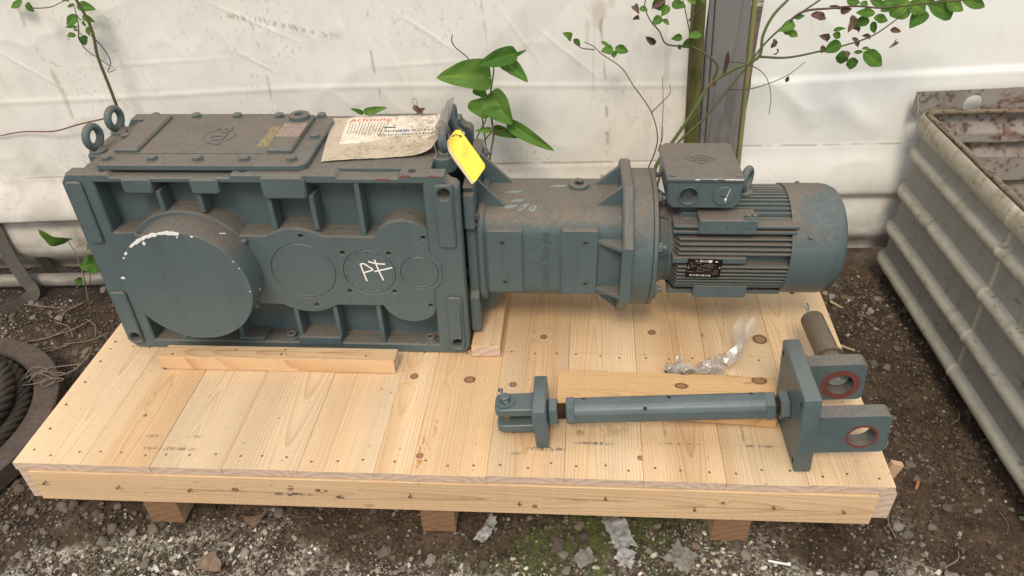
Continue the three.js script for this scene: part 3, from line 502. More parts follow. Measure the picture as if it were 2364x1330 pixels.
{ // inspection cover
  const op = [...arc(.512, -.042, .025, 90, 0, 7).map(q => q), ...arc(.513, -.258, .022, 0, -90, 7), ...arc(.09, -.262, .018, 270, 180, 5), ...arc(.095, -.042, .025, 180, 90, 7)];
  const lid = part('inspection_cover', paint(extY(op, H - .0002, .4955, .0022), extY(rrect(.094, .492, -.262, -.073, .006), .494, .4985, .0018),
    extY([[.094, -.073], [.149, -.073], [.143, -.266], [.086, -.266]], .495, .507, .004), extY([[.437, -.073], [.492, -.073], [.492, -.266], [.437, -.266]], .495, .507, .004)), M.paint, G);
  for (const x of [.092, .194, .295, .398, .501]) for (const z of [-.043, -.277]) part('bolt', boltG, M.paint, lid, [x + (z < -.1 ? .002 : 0), .4955, z], [0, x * 40, 0]);
  part('bolt', boltG, M.paint, lid, [.519, .4955, -.159], [0, .4, 0]); part('bolt', boltG, M.paint, lid, [.078, .4955, -.159], [0, .2, 0]);
  part('filler_plug', paint(lathe([[.009, 0], [.024, 0], [.024, .009], [.0225, .0105], [.0105, .0105], [.009, .004], [0, .004]], 'y', [.461, .5065, -.243], 32)), M.paint, lid);
  part('plug_recess', prep(cyl('y', .0085, .511, .5125, [.461, 0, -.243], 6, .0002)), M.dark, lid);
  const npT = tex(256, 192, (u, v) => { const row = Math.abs((v * 7) % 1 - .5) < .18 && u > .08 && u < .9 && vn(u * 60, Math.floor(v * 7), 3) > .4, sc = Math.abs(u - v * .8 - .1) < .012 || Math.abs(u * .7 + v - .9) < .01 || Math.abs(u * 1.5 - v - .3) < .008; let c = mix3([.28, .19, .15], [.4, .3, .25], fbm(u * 8, v * 8, 4, 4)); if (row) c = mix3(c, [.12, .07, .05], .55); if (sc) c = mix3(c, [.6, .56, .52], .5); return c; });
  const npG = bx(.436, .491, .5068, .508, -.212, -.137, .0004); { const p = npG.attributes.position, uv = npG.attributes.uv; for (let i = 0; i < p.count; i++) uv.setXY(i, (p.getX(i) - .436) / .055, -(p.getZ(i) + .137) / .075); }
  part('name_plate', npG, std({ map: npT, roughness: .45, metalness: .4 }), lid);
  const stT = tex(64, 128, (u, v) => mix3([.16, .13, .075], [.26, .21, .09], sm(.4, .6, fbm(u * 10, v * 14, 4, 4))));
  const yl = extY([[.403, -.212], [.427, -.214], [.427, -.1], [.403, -.1]], .4983, .4989, 0), yuv = yl.attributes.position; { const uv = new Float32Array(yuv.count * 2); for (let i = 0; i < yuv.count; i++) { uv[2 * i] = (yuv.getX(i) - .4) / .03; uv[2 * i + 1] = (yuv.getZ(i) + .22) / .12; } yl.setAttribute('uv', new THREE.BufferAttribute(uv, 2)); }
  part('faded_sticker', yl, std({ map: stT, roughness: .7 }), lid);
  const oval = (r0, r1) => { const g = new THREE.ExtrudeGeometry(toShape(ring(0, 0, r1, 40), [ring(0, 0, r0, 40)]), { depth: .0014, bevelEnabled: false }); g.rotateX(-Math.PI / 2); return g; };
  const tx = text('PIV', .034, .0022); tx.rotateX(-Math.PI / 2); tx.rotateY(-Math.PI / 2); tx.scale(1, 1, 1.35); tx.translate(.297, .4984, -.158);
  const ov = oval(.0345, .0365); ov.translate(.297, .4982, -.158); part('cast_emblem', paint(ov, tx), M.paint, lid);
}
// lifting eyes
const eyeG = paint((() => { const g = new THREE.TorusGeometry(.0225, .0085, 16, 36); g.rotateY(Math.PI / 2); g.translate(0, .036, 0); return g; })(), lathe([[0, 0], [.0185, 0], [.0185, .005], [.014, .009], [.0095, .013], [.007, .018], [0, .018]], 'y', [0, 0, 0], 28));
for (const [x, z, r] of [[.032, -.112, -.12], [.028, -.216, -.12], [.822, -.107, -.1], [.826, -.222, 0]]) part('lifting_eye', eyeG, M.paint, G, [x, H - .0005, z], [0, r, 0]);

{ // bell housing between gearbox and motor
  const Y = .239, Z = -.163;
  const fl = [[-.045, .42], [-.036, .434], [-.29, .434], [-.302, .42], [-.302, .335], [-.285, .325], [-.285, .155], [-.302, .145], [-.302, .05], [-.29, .038], [-.04, .038], [-.03, .05], [-.03, .145], [-.046, .157], [-.046, .322], [-.03, .336], [-.03, .418]];
  const body = rrect(Z - .115, Z + .115, Y - .115, Y + .115, .05, 8), root = rrect(Z - .128, Z + .122, Y - .128, Y + .126, .05, 8);
  const oct = []; for (let k = 0; k < 8; k++) { const a = (22.5 + 45 * k) * Math.PI / 180; oct.push([Z + .185 * Math.cos(a), Y + .185 * Math.sin(a)]); }
  const B = part('bell_housing', paint(extX(fl, .8625, .886, .003), extX(root, .885, .905, .006), extX(body, .9, 1.213, .001), extX(oct, 1.211, 1.236, .004)), M.paint, G);
  part('adapter_ring', paint(cyl('x', .163, 1.2355, 1.279, [0, Y, Z], 72, .001), cyl('x', .1635, 1.28, 1.29, [0, Y, Z], 72, .0015)), M.paint, G);
  const tri = (p, z, w = .011) => part('gusset', paint(extZ(p, z - w / 2, z + w / 2, .002)), M.paint, B);
  tri([[.884, .425], [.955, .35], [.884, .34]], -.106); tri([[.884, .432], [.962, .352], [.884, .34]], -.222);
  tri([[.884, .05], [.955, .13], [.884, .135]], -.108); tri([[1.213, .404], [1.213, .345], [1.148, .348]], -.112); tri([[1.213, .404], [1.213, .345], [1.148, .348]], -.214);
  tri([[1.213, .074], [1.213, .135], [1.15, .13]], -.1);
  for (const y of [.296, .168]) part('gusset', paint(extY([[1.15, -.05], [1.212, -.006], [1.213, -.06], [1.15, -.06]], y - .0055, y + .0055, .002)), M.paint, B);
  for (const [a, b, c, d, hs] of [[.908, .99, .156, .325, [[.945, .293], [.948, .185]]], [1.077, 1.161, .152, .327, [[1.131, .294], [1.134, .183]]].map(q => q)]) {
    part('mounting_pad', paint(extZ(rrect(a, b, c, d, .006), -.06, -.041, .003, hs.map(q => ring(q[0], q[1], .0048, 16)))), M.paint, B);
    for (const q of hs) part('tapped_hole', clean(lathe([[.0045, -.002], [.0068, -.002], [.0068, .0012], [.006, .0016], [.0045, .0012]], 'z', [q[0], q[1], -.041], 20)), M.paint, B);
  }
  const tx = text('905 0250 D 0919E', .0135, .0035); tx.rotateZ(-Math.PI / 2); tx.translate(1.043, .244, -.0492); const em = new THREE.TorusGeometry(.0075, .0016, 8, 20); em.scale(.8, 1, 1); em.translate(1.02, .235, -.048); const mk = text('M', .012, .002); mk.translate(1.02, .28, -.0492); const mk2 = text('M', .013, .002); mk2.rotateZ(-.1); mk2.translate(1.014, .166, -.0492);
  part('cast_lettering', clean(tx, em, mk, mk2), M.paint, B);
  const oil = part('breather_ring', paint(lathe([[.011, 0], [.0235, 0], [.0235, .008], [.022, .0095], [.012, .0095], [.011, .006], [0, .006]], 'y', [1.118, .3535, -.2], 32)), M.paint, B);
  { const rnd = mulberry(8), l = []; for (let i = 0; i < 7; i++) { const g = bx(-.008, .008, -.0012, .0012, -.004, .004, .0008); g.rotateZ(rnd() - .5); g.rotateY(rnd() * 6); g.rotateX(rnd() - .5); g.translate(1.118 + .008 * (rnd() - .5), .364 + .006 * rnd(), -.2 + .01 * (rnd() - .5)); l.push(g); } part('broken_plug', merge(l, { base: [.05, .04, .035] }), M.paint, oil); }
  // finger wipes in the dust
  for (const [x, z, w, h, r] of [[.962, -.1, .017, .008, .3], [.975, -.128, .016, .0055, .2], [.99, -.098, .02, .0065, .9], [1.012, -.093, .014, .0075, 1.1], [.965, -.17, .02, .006, .1], [1.07, -.2, .022, .005, .1]]) { const p = []; for (let i = 0; i < 20; i++) { const t = i / 20 * 6.283; const k = .8 + .35 * vn(i * 1.3, x * 90, 3); p.push([w * k * Math.cos(t), h * k * Math.sin(t)]); } const g = extZ(p, 0, .0004, 0); g.rotateX(-Math.PI / 2); g.rotateY(r); const q = g.attributes.position; for (let i = 0; i < q.count; i++) { const zz = z + q.getZ(i), d = zz - (Z + .065); q.setXYZ(i, q.getX(i) + x, q.getY(i) + Y + .065 + (d > 0 ? Math.sqrt(Math.max(.0001, .0025 - d * d)) : .05), zz); } g.computeVertexNormals(); part('wiped_patch', merge([g], { base: [.19, .235, .22], k: 0 }), M.paint, B); }

  const flBolt = paint((() => { const g = hexP(.012, .01); g.rotateZ(-Math.PI / 2); return g; })(), cyl('x', .006, .009, .02, [0, 0, 0], 12), cyl('x', .014, -.0005, .0015, [0, 0, 0], 20));
  for (let k = 0; k < 8; k++) { const a = (22 + 45 * k) * Math.PI / 180; part('flange_bolt', flBolt, M.paint, B, [1.2895, Y + .148 * Math.sin(a), Z + .148 * Math.cos(a)], [a, 0, 0]); }
  part('flange_bolt', flBolt, M.paint, B, [.886, .40, -.285]); 
  part('flange_slot_bolt', merge([bx(.877, .893, .352, .366, -.055, -.04, .002), bx(.877, .893, .335, .341, -.055, -.04, .001)], { base: [.09, .07, .06], k: 0 }), M.paint, B);

  // motor
  const fins = [];
  const motor = part('electric_motor', paint(lathe([[0, 1.288], [.128, 1.288], [.128, 1.294], [.112, 1.3], [.1, 1.325], [.1, 1.335], [0, 1.335]], 'x', [0, Y, Z], 56), cyl('x', .104, 1.32, 1.6, [0, Y, Z], 56, .001)), M.paint, G);
  for (const y of [.14, .1525, .302, .2, .215, .32].slice(3)) void y;
  for (const k of [.30, .2895, .2785, .2685, .2365, .2255, .2145, .2035, .1925, .1815, .171]) { // front and rear fins
    const dy = k - Y, zo = Math.sqrt(.1275 ** 2 - dy ** 2), zi = Math.sqrt(Math.max(.0004, .103 ** 2 - dy ** 2)) - .008;
    for (const s of [1, -1]) part('cooling_fin', paint(extY([[1.325, Z + s * zi], [1.341, Z + s * zo], [1.592, Z + s * zo], [1.598, Z + s * (zo - .006)], [1.598, Z + s * zi]], k - .0026, k + .0026, .0013)), M.paint, motor);
  }
  for (let z = -.275; z <= -.05; z += .0112) { // top fins
    const dz = z - Z, yo = Math.sqrt(Math.max(.002, .126 ** 2 - dz ** 2)), yi = Math.sqrt(Math.max(.0004, .103 ** 2 - dz ** 2)) - .008; if (Math.abs(dz) > .098) continue;
    part('cooling_fin', paint(extZ([[1.33, Y + yi], [1.345, Y + yo], [1.592, Y + yo], [1.598, Y + yi]], z - .0025, z + .0025, .0013)), M.paint, motor);
  }
  part('motor_pad', paint(bx(1.378, 1.503, .317, .3525, -.1, -.046, .003), bx(1.325, 1.598, .326, .3345, -.11, -.054, .003), bx(1.325, 1.596, .312, .3205, -.1, -.054, .003)), M.paint, motor);
  for (const [x, y] of [[1.44, .334], [1.487, .3335]]) part('tapped_hole', prep(cyl('z', .0018, 0, .0004, [x, y, -.0459], 10, .0001)), M.black, motor);
  const clampB = paint(hexP(.0065, .006));
  const cl = part('earth_clamp', paint(bx(1.477, 1.503, .352, .357, -.066, -.05, .001), bx(1.487, 1.493, .345, .354, -.049, -.044, .001)), M.paint, motor);
  for (const x of [1.483, 1.497]) part('bolt', clampB, M.paint, cl, [x, .357, -.058]);
  part('motor_foot', paint(bx(1.386, 1.508, .142, .176, -.115, -.05, .003), bx(1.33, 1.59, .139, .151, -.13, -.07, .003)), M.paint, motor);
  part('motor_pad', paint(bx(1.327, 1.49, .2475, .2625, -.07, -.0345, .002)), M.paint, motor);
  for (const a of [10, 55, 100, -35, -75, 190, 235]) { const g = extZ([[1.293, .098], [1.293, .125], [1.325, .1]], -.003, .003, .001); g.rotateX(-(a - 90) * Math.PI / 180 + Math.PI); void 0; g.translate(0, Y, Z); part('shield_rib', paint(g), M.paint, motor); }
  // rating plate
  const cv = document.createElement('canvas'); cv.width = 512; cv.height = 320; const c = cv.getContext('2d');
  c.fillStyle = '#0d0708'; c.fillRect(0, 0, 512, 320); c.fillStyle = '#d8d0cc'; c.font = 'bold 34px sans-serif'; c.fillText('CE', 112, 48);
  c.fillStyle = '#cfc6c0'; c.fillRect(178, 16, 70, 38); c.fillStyle = '#8f8a84'; c.fillRect(222, 16, 86, 38); c.fillStyle = '#e6e2dc'; c.fillRect(308, 12, 52, 46); c.beginPath(); c.ellipse(425, 38, 24, 11, 0, 0, 7); c.fill();
  c.fillStyle = '#0d0708'; for (let k = 0; k < 5; k++) c.fillRect(184 + k * 13, 24, 6, 8); for (let k = 0; k < 4; k++) c.fillRect(188 + k * 16, 40, 9, 6);
  c.fillStyle = '#c9bfba'; c.font = '20px monospace'; [['MOT. 3~ K21R-L', 40, 82], ['0 11000/2001 H', 250, 104], ['S1 IP55 kg', 16, 122], ['0.75 kW 1390', 210, 128], ['400 V  1.9 A', 60, 152], ['cos 0.80', 290, 152], ['50 Hz  S1', 160, 178], ['Th.Cl.155', 250, 200], ['44 Hz', 410, 202], ['Baujahr 12', 150, 222], ['62 kg', 410, 224], ['EN 60034', 16, 240], ['10/2008', 390, 264]].forEach(q => c.fillText(...q));
  c.fillStyle = '#7d706c'; for (const y of [110, 134, 160, 184, 208, 230, 246, 270]) c.fillRect(120 + (y * 7) % 90, y, 330 - (y * 5) % 120, 2); for (let k = 0; k < 7; k++) { c.fillStyle = k % 2 ? '#a79d97' : '#cfc8c0'; c.fillRect(60 + k * 46, 280, 34, 26); }
  const npM = std({ map: Object.assign(new THREE.CanvasTexture(cv), { colorSpace: THREE.SRGBColorSpace }), roughness: .4, metalness: .2 });
  const np = bx(1.36, 1.437, .2135, .261, -.0335, -.0318, .0006); { const p = np.attributes.position, uv = np.attributes.uv; for (let i = 0; i < p.count; i++) uv.setXY(i, (p.getX(i) - 1.36) / .077, (p.getY(i) - .2135) / .0475); }
  np.translate(-1.3985, -.237, .0326); np.rotateZ(-.035); np.translate(1.3985, .237, -.0326);
  const plate = part('rating_plate', np, npM, motor);
  for (const x of [1.3635, 1.433]) part('rivet', prep(new THREE.SphereGeometry(.0026, 10, 8).translate(x, .2385, -.0315)), M.steel, plate);
  // terminal box
  const bxp = [[1.309, .376], [1.32, .366], [1.452, .366], [1.464, .378], [1.466, .431], [1.305, .431]], hole = ring(1.3515, .3985, .0185, 32);
  const tb = part('terminal_box', paint(extZ(bxp, -.25, -.094, .003), extZ(bxp, -.096, -.0755, .003, [hole])), M.paint, motor);
  part('cable_entry', clean(lathe([[.0185, -.02], [.0215, -.02], [.0215, .003], [.0205, .0045], [.0192, .003], [.0185, -.002]], 'z', [1.3515, .3985, -.0755], 36), lathe([[0, 0], [.012, 0], [.012, .003], [.009, .003], [.008, .0015], [0, .0015]], 'z', [1.352, .4, -.0945], 28)), M.paint, tb);
  const pl = part('blanking_plug', clean(cyl('z', .0225, -.0765, -.0715, [1.427, .398, 0], 40, .0012)), M.paint, tb);
  { const g = bx(-.009, .009, -.0011, .0011, 0, .0004, .0001); g.rotateZ(-.45); g.translate(1.427, .397, -.0716); part('slot', prep(g), M.black, pl); const s = tube([[1.438, .416, -.0712], [1.434, .4, -.071], [1.431, .391, -.0712], [1.432, .384, -.0712]], .0007, 12, 5); part('paint_chip', merge([s, bx(1.429, 1.434, .388, .394, -.0716, -.0711, .0002)]), M.white, pl); }
  const ld = part('box_lid', paint(extY([[1.302, -.071], [1.467, -.071], [1.4675, -.245], [1.46, -.254], [1.318, -.254], [1.3, -.236]], .4305, .4415, .003)), M.paint, tb);
  const dm = new THREE.ExtrudeGeometry(toShape([[-.036, 0], [0, -.017], [.036, 0], [0, .017]], [[[-.032, 0], [0, -.015], [.032, 0], [0, .015]]]), { depth: .0016, bevelEnabled: false }); const vt = text('VEM', .013, .0022); const em2 = [dm, vt].map(g => { g.rotateX(-Math.PI / 2); g.scale(1, 1, 1.35); g.translate(1.386, .4412, -.165); return g; });
  part('cast_emblem', paint(...em2), M.paint, ld);
  for (const x of [1.314, 1.4545]) part('lid_screw', paint(cyl('y', .0062, .4412, .4445, [x, 0, -.083], 16, .001)), M.paint, ld);
  { const rnd = mulberry(77), l = []; for (let i = 0; i < 15; i++) { const x = 1.37 + .095 * rnd(), w = .003 + .008 * rnd(); l.push(prep(bx(x - w, Math.min(1.466, x + w), .4372, .4392 + .001 * rnd(), -.0713, -.0706, .0003))); } part('paint_chip', mergeGeometries(l), M.white, ld); }
  part('lifting_eye', eyeG, M.paint, motor, [1.492, .362, -.155], [0, -.55, 0]);
  // fan cowl
  const prof = [[.1265, 1.586], ...Array.from({ length: 14 }, (_, i) => [.1295, 1.586 + .09 * i / 13]), [.1275, 1.691], [.121, 1.704], [.108, 1.713], [.04, 1.716], [0, 1.716]];
  const cw = part('fan_cowl', merge([lathe(prof, 'x', [0, Y, Z], 80), lathe([[0, 1.6], [.1262, 1.6], [.1262, 1.604], [0, 1.604]], 'x', [0, Y, Z], 48)], { worn: 1 }), M.paint, motor);
  for (const a of [32, 112, -53]) { const q = a * Math.PI / 180; part('cowl_screw', paint((() => { const g = hexP(.0055, .005); g.rotateX(Math.PI / 2 - q); g.translate(1.625, Y + .129 * Math.sin(q), Z + .129 * Math.cos(q)); return g; })()), M.paint, cw); }
}
// ---------------------------------------------------------------- rod with fork and bracket
{
  const a = Math.asin((.0975 - .052) / .514);
  const R = new THREE.Group(); R.name = numbered('linkage_rod'); R.position.set(1.04, .0525, .245); R.rotation.set(0, -.018, a); scene.add(R); origin.set(R, [0, 0, 0]);
  meta(R, 'blue-grey turnbuckle rod with fork end and two-lugged bracket plate on the pallet front', 'linkage rod');
  const o = (...l) => clean(...l), M1 = M.paint, dusty = (...l) => merge(l, { k: .85 });
  const hx = (r, x0, x1, t) => { const g = toCreasedNormals(new THREE.LatheGeometry([[0, x0], [r - .003, x0], [r, x0 + .0025], [r, x1 - .0025], [r - .003, x1], [0, x1]].map(q => new THREE.Vector2(...q)), 6), .3); g.rotateZ(-Math.PI / 2); g.rotateX(t); return g; };
  part('end_plate', o(extX(rrect(-.056, .056, -.052, .052, .003, 2), -.0135, .0135, .002)), M1, R);
  const ear = (y0, y1) => { const l = [[-.012, .026], [-.012, -.026], [-.075, -.026], ...arc(-.083, -.013, .013, 270, 180, 4), ...arc(-.083, .013, .013, 180, 90, 4), [-.075, .026]]; return extY(l, y0, y1, .002); };
  part('fork', o(ear(.012, .032), ear(-.034, -.014), bx(-.02, -.012, -.036, .034, -.028, .028, .003)), M1, R);
  const fp = part('fork_pin', o(cyl('y', .0105, .03, .05, [-.074, 0, 0], 24, .002), lathe([[.0115, .0325], [.0215, .0325], [.0215, .0355], [.0115, .0355]], 'y', [-.074, 0, 0], 28), cyl('y', .0105, -.046, -.03, [-.074, 0, 0], 20, .002)), M1, R);
  part('pin_shank', prep(cyl('y', .0098, -.03, .03, [-.074, 0, 0], 20)), std({ color: new THREE.Color().setRGB(.24, .17, .11), roughness: .5, metalness: .4 }), fp);
  part('cotter', o(tube([[-.082, .052, -.012], [-.078, .048, -.004], [-.07, .041, .01], [-.068, .035, .018]], .0022, 12, 6), tube([[-.082, .052, -.012], [-.079, .046, -.002], [-.073, .041, .012], [-.066, .036, .012]], .0022, 12, 6), new THREE.TorusGeometry(.004, .002, 8, 14).translate(-.083, .053, -.013), tube([[-.072, -.04, .002], [-.066, -.047, .012], [-.064, -.05, .016]], .0024, 8, 6)), M1, fp);
  for (const [x0, x1, t] of [[.0155, .034, .25], [.0525, .071, .1], [.4535, .475, .3], [.484, .5035, .1]]) part('hex_nut', o(hx(.0305, x0, x1, t)), M1, R);
  const th = []; for (const [x0, x1] of [[.033, .054], [.474, .486]]) for (let x = x0; x < x1; x += .0022) th.push(lathe([[.0155, x], [.0178, x + .0011], [.0155, x + .0022]], 'x', [0, 0, 0], 24));
  part('thread', mergeGeometries(th.map(g => prep(g))), M.thread, R);
  part('tube', o(lathe([[0, .07], [.0265, .07], [.0268, .072], [.0268, .455], [0, .455]], 'x', [0, 0, 0], 40)), M1, R);
  for (const [x, t] of [[.215, 45], [.265, 100], [.09, 110], [.43, 112]]) { const q = t * Math.PI / 180, g = cyl('y', .0042, 0, .0005, [0, 0, 0], 16, .0001); g.rotateX(Math.PI / 2 - q); g.translate(x, .0266 * Math.sin(q), .0266 * Math.cos(q)); part('tommy_hole', prep(g), M.black, R); }
  const Z0 = .001, X0 = .5035;
  const holes = [[.075, .075], [.075, -.078], [-.075, .075], [-.075, -.078]].map(q => ring(q[0] + Z0, q[1] - .002, .0085, 20));
  const pl = part('bracket_plate', merge([extX(rrect(Z0 - .091, Z0 + .091, -.0975, .0985, .003, 2), X0, X0 + .0325, .002, holes)], { k: .4 }), M1, R);
  const lug = (name, z0, z1, hr) => part(name, dusty(extZ([[X0 + .03, -.052], ...arc(.658, -.038, .014, 270, 360, 6), ...arc(.658, .034, .014, 0, 90, 6), [X0 + .03, .048]], z0, z1, .0015, [ring(.623, -.008, hr, 36)])), M1, R);
  const l1 = lug('lug', .052, .084, .0255), l2 = lug('lug', -.095, -.062, .0265);
  const rg = (r0, r1, z) => prep(lathe([[r0, -.0004], [r1, -.0004], [r1, .0005], [r0, .0005]], 'z', [.623, -.008, z], 44));
  part('primer_ring', rg(.0256, .0312, .0838), M.primer, l1); part('primer_ring', rg(.0266, .0395, -.0622), M.primer, l2);
  part('weld_seam', o(tube([[.537, -.05, .085], [.537, .047, .085]], .003, 14, 8), tube([[.537, .049, .054], [.537, .049, .082]], .003, 8, 8)), M1, l1);
}
{ // pin through the rear lug
  const x = 1.664, y = .1, pm = std({ map: mottle, color: new THREE.Color().setRGB(.17, .13, .09), roughness: .55, metalness: .25 });
  const p = thing('clevis_pin', 'brown steel pin with collar stuck through the rear lug of the bracket', 'pin', [x, y, .08]);
  part('shaft', prep(cyl('z', .0258, -.03, .17, [x, y, 0], 40, .003)), pm, p);
  part('collar', prep(lathe([[.0255, .108], [.0325, .108], [.0325, .1145], [.0255, .1145]], 'z', [x, y, 0], 40)), pm, p);
  part('greased_face', prep(lathe([[0, .1705], [.0225, .1705], [.0225, .1725], [.006, .1725], [.004, .1708], [0, .1708]], 'z', [x, y, 0], 32)), grease, p);
  part('cotter', mergeGeometries([tube([[x - .012, y + .018, -.026], [x - .02, y + .03, -.034], [x - .03, y + .033, -.037]], .0022, 10, 6), tube([[x - .012, y + .018, -.026], [x - .013, y + .031, -.033], [x - .017, y + .04, -.036]], .0022, 10, 6)].map(g => prep(g))), M.steel, p);
}

// ---------------------------------------------------------------- document pouch, tag, plastic bag
{
  const cv = document.createElement('canvas'); cv.width = 1280; cv.height = 1024; const c = cv.getContext('2d'), rnd = mulberry(15);
  c.fillStyle = '#c4b6a2'; c.fillRect(0, 0, 1280, 1024);
  c.fillStyle = '#ece4d4'; c.beginPath(); c.moveTo(150, 40); c.lineTo(1020, 20); c.lineTo(1010, 640); c.lineTo(140, 660); c.fill();
  c.fillStyle = '#d9655a'; c.font = 'bold 104px sans-serif'; c.fillText('Achtung !', 180, 140);
  c.fillStyle = '#55504a'; for (let k = 0; k < 13; k++) { let y = 160 + (k % 3) * 20; const x = 190 + k * 31; while (y < 440 + 60 * rnd()) { const h = 12 + 22 * rnd(); c.fillRect(x, y, 8, h); y += h + 7; } }
  c.fillStyle = '#17181a'; c.font = 'bold 78px serif'; c.fillText('Lieferschein u', 520, 440); c.fillText('Betriebsvorsch', 515, 535); c.fillRect(545, 310, 120, 30); c.beginPath(); c.arc(640, 275, 12, 0, 7); c.fill();
  c.fillStyle = 'rgba(70,90,190,.35)'; c.fillRect(690, 375, 120, 80); c.fillStyle = 'rgba(200,70,60,.6)'; c.font = 'bold 36px serif'; c.fillText('bitte sofort aushändigen', 560, 580);
  for (let i = 0; i < 3600; i++) { const x = rnd() * 1280, y = rnd() * 1024, n = fbm(x / 130, y / 110, 4, 7), k = sm(.42, .75, n + .0002 * x) * .12 + .006 + .05 * sm(600, 900, x * .8 + (1024 - y) * .1); c.fillStyle = `rgba(${70 + 40 * rnd() | 0},${56 + 30 * rnd() | 0},${42 + 20 * rnd() | 0},${k})`; c.beginPath(); c.ellipse(x, y, 5 + 26 * rnd(), 3 + 10 * rnd(), rnd() * 3, 0, 7); c.fill(); }
  const t = new THREE.CanvasTexture(cv); t.colorSpace = THREE.SRGBColorSpace;
  const P = [], U = [], I = [], nx = 64, ny = 40, BL = [.558, -.058], TL = [.524, -.293], BR = [.772, -.088], TR = [.792, -.302];
  for (let j = 0; j <= ny; j++) for (let i = 0; i <= nx; i++) {
    const s = i / nx, q = j / ny, s1 = Math.min(1, s / .84);
    let x = mix(mix(BL[0], BR[0], s1), mix(TL[0], TR[0], s1), q), z = mix(mix(BL[1], BR[1], s1), mix(TL[1], TR[1], s1), q), y = H + .002;
    y += .0035 * fbm(x * 40, z * 40, 3, 12) + .004 * sm(.1, .2, s) * (1 - sm(.7, .8, s)) * sm(.34, .4, q) + .011 * Math.exp(-(((q - .36 - .04 * (s - .5)) / .035) ** 2)) * sm(.25, .55, s) * (1 - sm(.72, .76, s));
    if (s > .6) { const k = sm(.68, 1, s); const gx = .818, gy = .534 + .008 * (q - .5), gz = -.118 + .016 * (.5 - q); const fold = .007 * k * Math.sin(q * 19) * (1 - k * .6);
      x = mix(x, gx, k * .95); z = mix(z, gz, k * k); y = mix(y, gy, Math.pow(k, 1.6)) + fold + .008 * Math.sin(k * 3.14) * q; }
    P.push(x, y, z); U.push(s, q); if (i < nx && j < ny) { const k = j * (nx + 1) + i; I.push(k, k + 1, k + nx + 1, k + 1, k + nx + 2, k + nx + 1); }
  }
  const g = new THREE.BufferGeometry(); g.setAttribute('position', new THREE.Float32BufferAttribute(P, 3)); g.setAttribute('uv', new THREE.Float32BufferAttribute(U, 2)); g.setIndex(I); g.computeVertexNormals();
  const D = thing('document_pouch', 'grimy plastic pouch with printed papers tied to the lifting eye on the gearbox', 'document pouch', [.66, H, -.18]);
  part('pouch', g, new THREE.MeshPhysicalMaterial({ map: t, color: 0xece6de, roughness: .42, clearcoat: .3, clearcoatRoughness: .35, side: THREE.DoubleSide }), D);
  const P2 = [], I2 = [], rr = mulberry(3); // loose end above the knot
  for (let j = 0; j <= 14; j++) for (let i = 0; i <= 10; i++) { const v = j / 14, u = i / 10 - .5, w = .014 + .032 * v; P2.push(.817 + .006 * v + .01 * Math.sin(u * 9) * (1 - .4 * v) - .012 * v * u, .535 + .034 * v - .012 * v * v * (u + .5), -.118 - .075 * v + u * w * .9); if (i < 10 && j < 14) { const k = j * 11 + i; I2.push(k, k + 1, k + 11, k + 1, k + 12, k + 11); } }
  const g2 = new THREE.BufferGeometry(); g2.setAttribute('position', new THREE.Float32BufferAttribute(P2, 3)); g2.setIndex(I2); g2.computeVertexNormals();
  part('loose_end', g2, new THREE.MeshPhysicalMaterial({ color: new THREE.Color().setRGB(.27, .24, .21), roughness: .35, transmission: .35, side: THREE.DoubleSide }), D);
  const w = []; for (let k = 0; k < 6; k++) { const q = []; for (let i = 0; i <= 16; i++) { const a = i / 16 * 6.283; q.push([.817 + .013 * Math.cos(a), .532 + .004 * k - .008 + .004 * Math.sin(a * 2 + k), -.118 + .014 * Math.sin(a)]); } w.push(tube(q, .0008, 40, 5)); }
  w.push(tube([[.806, .532, -.106], [.802, .51, -.09], [.806, .49, -.082], [.8, .484, -.076]], .0009, 20, 5), tube([[.828, .53, -.11], [.834, .52, -.1], [.832, .5, -.095]], .0009, 16, 5));
  part('tie_wire', mergeGeometries(w.map(q => prep(q))), M.wire, D);
}
